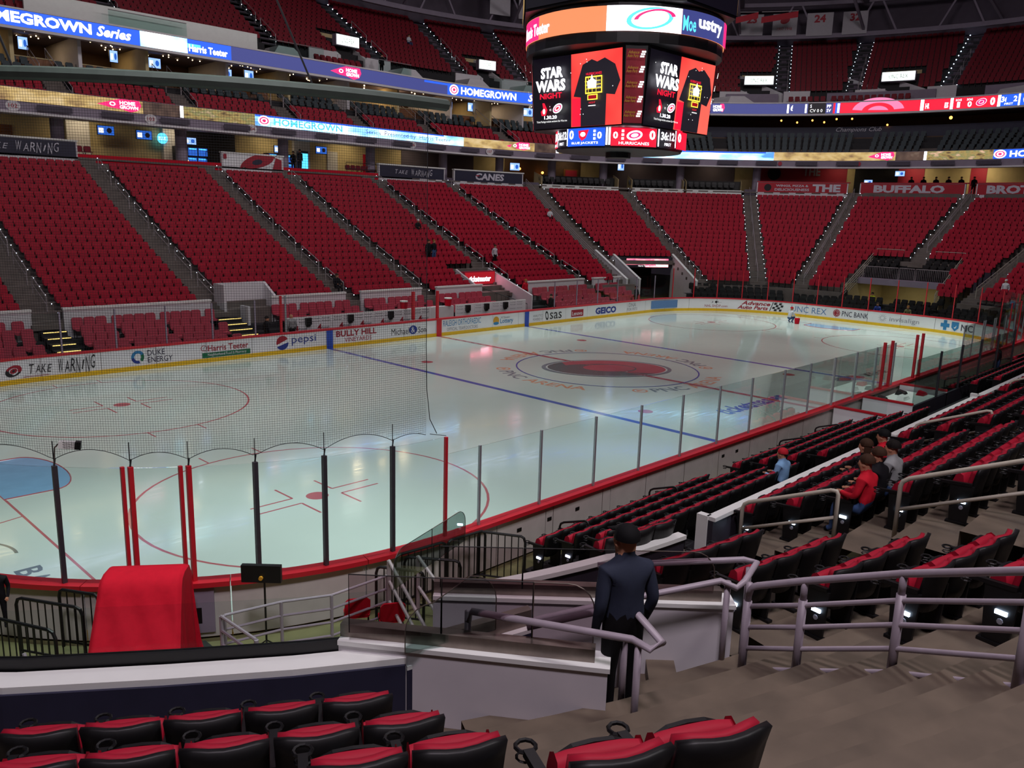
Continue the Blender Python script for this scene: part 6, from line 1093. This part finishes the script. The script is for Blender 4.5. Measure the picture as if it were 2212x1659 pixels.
# ---------------------------------------------------------------- people
for n_, c_ in (('skin', 'b98468'), ('fleece', '2c3242'), ('trousers_black', '0e0d10'), ('jeans', '3a527c'), ('jersey_red', 'c3182c'), ('coat_black', '131217'), ('hoodie_blue', '7fa6cf'), ('shirt_grey', '8d8f90'), ('shirt_white', 'cfd2d8'), ('hair_brown', '3a261a'), ('hair_black', '15100e'), ('cap_black', '0c0c0e'), ('knit_red', 'b8202e'), ('fur', '8a5a2c'), ('vest_yellow', 'c8d42a')): mat(n_, c_, .8, spec=.2, ns=12, na=.12)
BODY = {}
def body_mesh(pose, cols, fine):
    key = (pose, cols, fine)
    if key in BODY: return BODY[key]
    V, E_, Rr, K = [], [], [], []
    def v(x, y, z, r, k, par=None):
        V.append((x, y, z)); Rr.append(r); K.append(k)
        if par is not None: E_.append((par, len(V)-1))
        return len(V)-1
    sit = pose == 'sit'; cr = pose == 'crouch'; hz = .50 if sit else (.34 if cr else .93); ln = -.18 if cr else (-.06 if sit else 0)
    p = v(0, 0, hz, .15, 0); w = v(0, ln*.3, hz+.20, .145, 1, p); c = v(0, ln*.7, hz+.38, .165, 1, w); s = v(0, ln, hz+.50, .12, 1, c); n = v(0, ln-.02, hz+.58, .06, 2, s); h1 = v(0, ln-.05, hz+.66, .082, 2, n); h2 = v(0, ln-.045, hz+.75, .098, 2, h1); v(0, ln-.03, hz+.81, .06, 2, h2); v(0, ln-.165, hz+.685, .014, 2, h1)
    for q in (-1, 1): v(q*.098, ln-.03, hz+.69, .016, 2, h1)
    for q in (-1, 1):
        if pose == 'stand': L_ = ((.10, 0, .86, .105), (.11, -.01, .48, .068), (.115, .02, .09, .048), (.125, -.13, .035, .04))
        elif sit: L_ = ((.10, -.08, hz, .10), (.12, -.44, hz+.02, .072), (.12, -.46, .10, .05), (.12, -.58, .045, .04))
        else: L_ = ((.11, -.08, hz, .11), (.17, -.42, hz+.12, .075), (.15, -.12, .10, .05), (.16, -.30, .04, .04))
        last = p
        for i, (x, y, z, r) in enumerate(L_): last = v(q*x, y, z, r, 0 if i < 3 else 3, last)
        sh = v(q*.19, ln, hz+.47, .078, 1, s)
        if pose == 'stand': el = v(q*.25, .05, hz+.20, .055, 1, sh); ha = v(q*.23, -.05, hz-.03, .04, 1, el); hd = v(q*.21, -.09, hz-.09, .034, 2, ha); f0 = (0, -.03, -.07)
        else: el = v(q*.25, ln-.05, hz+.22, .055, 1, sh); ha = v(q*.15, ln-.27, hz+.20, .04, 1, el); hd = v(q*.11, ln-.33, hz+.22, .034, 2, ha); f0 = (-q*.02, -.07, .0)
        if fine:
            hx, hy, hzz = V[hd]
            for i in range(4): a = (i-1.5)*.018; m = v(hx+a, hy+f0[1]*.5-.01, hzz+f0[2]*.5, .010, 2, hd); v(hx+a, hy+f0[1]*(1.1-.12*abs(i-1.3)), hzz+f0[2]*(1.1-.12*abs(i-1.3)), .008, 2, m)
            m = v(hx-q*.035, hy-.02, hzz, .011, 2, hd); v(hx-q*.045, hy-.05, hzz-.015, .009, 2, m)
    me = bpy.data.meshes.new('body'); me.from_pydata(V, E_, []); o = bpy.data.objects.new('body', me); COL.objects.link(o); o.modifiers.new('skin', 'SKIN'); o.modifiers.new('sub', 'SUBSURF').levels = 2 if fine else 1
    for i, sv in enumerate(me.skin_vertices[0].data): sv.radius = (Rr[i]*(1.18 if K[i] == 1 and abs(V[i][0]) < .01 else 1), Rr[i]*.86 if K[i] == 1 and abs(V[i][0]) < .01 else Rr[i]); sv.use_root = i == 0
    out = bpy.data.meshes.new_from_object(o.evaluated_get(bpy.context.evaluated_depsgraph_get())); bpy.data.objects.remove(o)
    out.materials.clear()
    for m in cols: out.materials.append(M[m])
    VV = [Vector(q) for q in V]; sx_ = []
    for pl in out.polygons: ce = pl.center; k = min(range(len(V)), key=lambda i: (VV[i]-ce).length-Rr[i]); sx_.append(K[k])
    out.polygons.foreach_set('material_index', sx_); out.polygons.foreach_set('use_smooth', [True]*len(sx_)); BODY[key] = (out, hz, ln); return BODY[key]
def person(label, loc, rz, pose, legs, top, hat=None, sc=1., fine=False, extra=None):
    me, hz, ln = body_mesh(pose, (legs, top, 'skin', 'trousers_black'), fine); o = thing('person', label, 'person', loc, rz); o.scale = (sc, sc, sc); link('body', me, o)
    c = (0, ln-.035, hz+.745); b = MB()
    if hat:
        b.grid(lambda i, j: (c[0]+.108*sin(PI*.56*j/5)*cos(2*PI*i/14), c[1]+.016+.122*sin(PI*.56*j/5)*sin(2*PI*i/14), c[2]+.01+.108*cos(PI*.56*j/5)), 15, 6)
        if hat == 'long': b.grid(lambda i, j: (c[0]+.11*cos(PI*i/8), c[1]+.02+.10*sin(PI*i/8), c[2]-.02-.08*j), 9, 5)
        if hat == 'cap_black': b.hexa([(-.07, c[1]-.2, c[2]+.01), (.07, c[1]-.2, c[2]+.01), (.08, c[1]-.09, c[2]+.03), (-.08, c[1]-.09, c[2]+.03), (-.07, c[1]-.2, c[2]+.02), (.07, c[1]-.2, c[2]+.02), (.08, c[1]-.09, c[2]+.045), (-.08, c[1]-.09, c[2]+.045)])
        b.build('cap' if 'cap' in hat or 'knit' in hat else 'hair', 'hair_brown' if hat == 'long' else hat, o, smooth=True, local=True)
    for sx in (-1, 1): MB().ball((sx*.034, ln-.143, hz+.715), .011, 6, 5).build('eye', 'cap_black', o, local=True)
    return o
person('standing man seen from behind in a dark blue-grey fleece, black trousers and black cap', (-26.72, -20.85, 2.95), R_(156), 'stand', 'trousers_black', 'fleece', 'cap_black', 1.08, True)
def seated(label, px, py, dz, legs, top, hat, rz=PI, sc=1.05, fine=True): person(label, (px, py, dz), rz, 'sit', legs, top, hat, sc, fine)
seated('seated man in a red jersey and blue jeans beside the cream rail', -19.35, -20.25, yz(20.05)-.02, 'jeans', 'jersey_red', 'hair_brown'); seated('seated person in a black coat behind the red jersey', -18.75, -20.2, yz(20.05)-.02, 'trousers_black', 'coat_black', 'hair_brown')
seated('seated person in a light grey shirt with dark hair', -18.1, -20.2, yz(20.05)-.02, 'jeans', 'shirt_grey', 'hair_black'); seated('long-haired woman in a black top and jeans bent over a phone', -17.0, -19.35, yz(19.2)-.02, 'jeans', 'coat_black', 'long')
seated('person in a red top and backwards black cap near the partition', -16.0, -19.3, yz(19.2)-.02, 'jeans', 'jersey_red', 'cap_black'); seated('person in a pale blue hoodie and striped red knit cap on the floor seats', -14.6, -16.6, .9, 'trousers_black', 'hoodie_blue', 'knit_red')
person('seated fan in a dark jersey with fur-trimmed hood at the picture edge', (-29.35, -10.55, .75), R_(-20), 'stand', 'coat_black', 'coat_black', 'hair_black', .6, True)
person('worker in a white shirt and red cap crouching on the far ice', (26.0, 3.1, 0), R_(70), 'crouch', 'jeans', 'shirt_white', 'knit_red')
for lab, loc, rz, ps, lg, tp, ht in (('dark-jerseyed fan in the far stand standing next to a blond companion', (6.9, tj(5)-.3, zj(5)), 0, 'stand', 'trousers_black', 'coat_black', 'hair_brown'), ('blond companion in jeans standing in the far stand', (7.4, tj(5)-.3, zj(5)), 0, 'stand', 'jeans', 'coat_black', 'fur'), ('lone seated fan in dark clothes high in the fifth far section', (9.4, tj(10)-.1, zj(10)-.05), 0, 'sit', 'trousers_black', 'coat_black', 'shirt_white'), ('dark-clothed steward sitting at the foot of the far stairs', (-3.2, tj(1)-.1, zj(1)-.05), 0, 'sit', 'trousers_black', 'coat_black', 'hair_brown'),
        ('bald man in a grey pullover standing by the spotted bench wall', (-9.3, 14.2, .1), PI, 'stand', 'trousers_black', 'shirt_grey', None), ('man in black standing beside the lit steps behind the far boards', (-10.9, 14.0, .1), PI/2, 'stand', 'trousers_black', 'coat_black', 'hair_black'), ('steward in a dark coat standing behind the far glass near the corner', (22.4, 14.6, .2), PI, 'stand', 'trousers_black', 'coat_black', 'hair_black'), ('black-clad person crouched at the open bench door', (11.6, 14.2, .1), -PI/2, 'stand', 'trousers_black', 'coat_black', 'hair_black'),
        ('fan in a pink jersey above the red vomitory sign', (12.9, tj(4)-.3, zj(4)), 0, 'stand', 'trousers_black', 'banner_white', 'hair_brown'), ('white-jerseyed fan sitting high in the corner section', (26.0, 27.6, zj(13)-.05), R_(-25), 'sit', 'trousers_black', 'shirt_white', 'hair_black'), ('one of a pair of fans low in the end section, dark top', (43.3, 11.2, zj(9)), R_(-68), 'sit', 'trousers_black', 'coat_black', 'hair_brown'), ('white-capped fan in a pale jersey walking on the last far stairs', (35.6, -8.6, 2.0), R_(-100), 'stand', 'jeans', 'shirt_white', 'shirt_white'),
        ('worker in a yellow vest standing in the end tunnel', (37.2, 1.4, .1), R_(-90), 'stand', 'trousers_black', 'vest_yellow', 'hair_black'), ('blue-shirted person seated behind the end glass', (33.3, -.6, .1), R_(-90), 'sit', 'jeans', 'lettering_blue', 'hair_brown'), ('person in camouflage green behind the end glass', (33.2, -2.9, .1), R_(-90), 'sit', 'jeans', 'floor_olive', 'fur'), ('fan in a striped black jersey leaning by the far near-side boards', (9.8, -14.9, .5), R_(180), 'stand', 'jeans', 'coat_black', 'hair_brown'),
        ('dark-coated visitor standing by the cyan vending machine', (*stad(36.2, 39.5)[:2], 10.32), 0, 'stand', 'trousers_black', 'coat_black', 'hair_black'), ('man in black at the top of the stairs past the storm banner', (*stad(35.2, 36.8)[:2], 10.32), 0, 'stand', 'trousers_black', 'coat_black', 'hair_black'), ('usher in black on the ledge of the upper deck', (*stad(44.9, 38.6)[:2], 19.3), 0, 'stand', 'trousers_black', 'coat_black', 'hair_black'), ('white-shirted fan high in the dim upper deck', (*stad(52.8, 45)[:2], 23.4), 0, 'sit', 'jeans', 'shirt_white', 'hair_brown'), ('child in a red jersey behind the plain bench wall', (11.4, 16.6, 1.0), 0, 'stand', 'trousers_black', 'jersey_red', 'fur')): person(lab, loc, rz, ps, lg, tp, ht)
for k in range(6): q = stad(ss(100.8+1.1*k, 37.5, 38.5), 38.5); person('dark figure at the warm-lit bar behind the red banners, %s along' % ordn[k], (*q[:2], 10.32), math.atan2(q[3], q[2])-PI/2, 'stand', 'trousers_black', 'coat_black', 'hair_black')
stuff(far_seats.build('arena_seating', ['red_seat', 'black_seat']), 'thousands of red folding seats filling the far lower bowl', 'seating')
# every label within sixteen words, each naming one thing
_short = {'black-backed red arena seat ': 'black-backed red seat ', ' the wedge beside the white four-bar railing': ' the railing wedge', ' from its cream stair rail': ' from the cream rail', ' behind the partition': '', 'black folding seat on the balcony over the tunnel': 'black balcony seat over the tunnel', 'behind the near boards ': '', 'dull red chair in a single row on the upper ledge': 'dull red upper ledge chair', 'dark red folding chair on the concourse': 'dark red concourse folding chair', ' from its stairs': ''}
for o in list(COL.objects):
    l = o.get('label')
    if l and len(l.split()) > 15:
        for a_, b_ in _short.items(): l = l.replace(a_, b_)
        o['label'] = ' '.join(l.split()[:16])
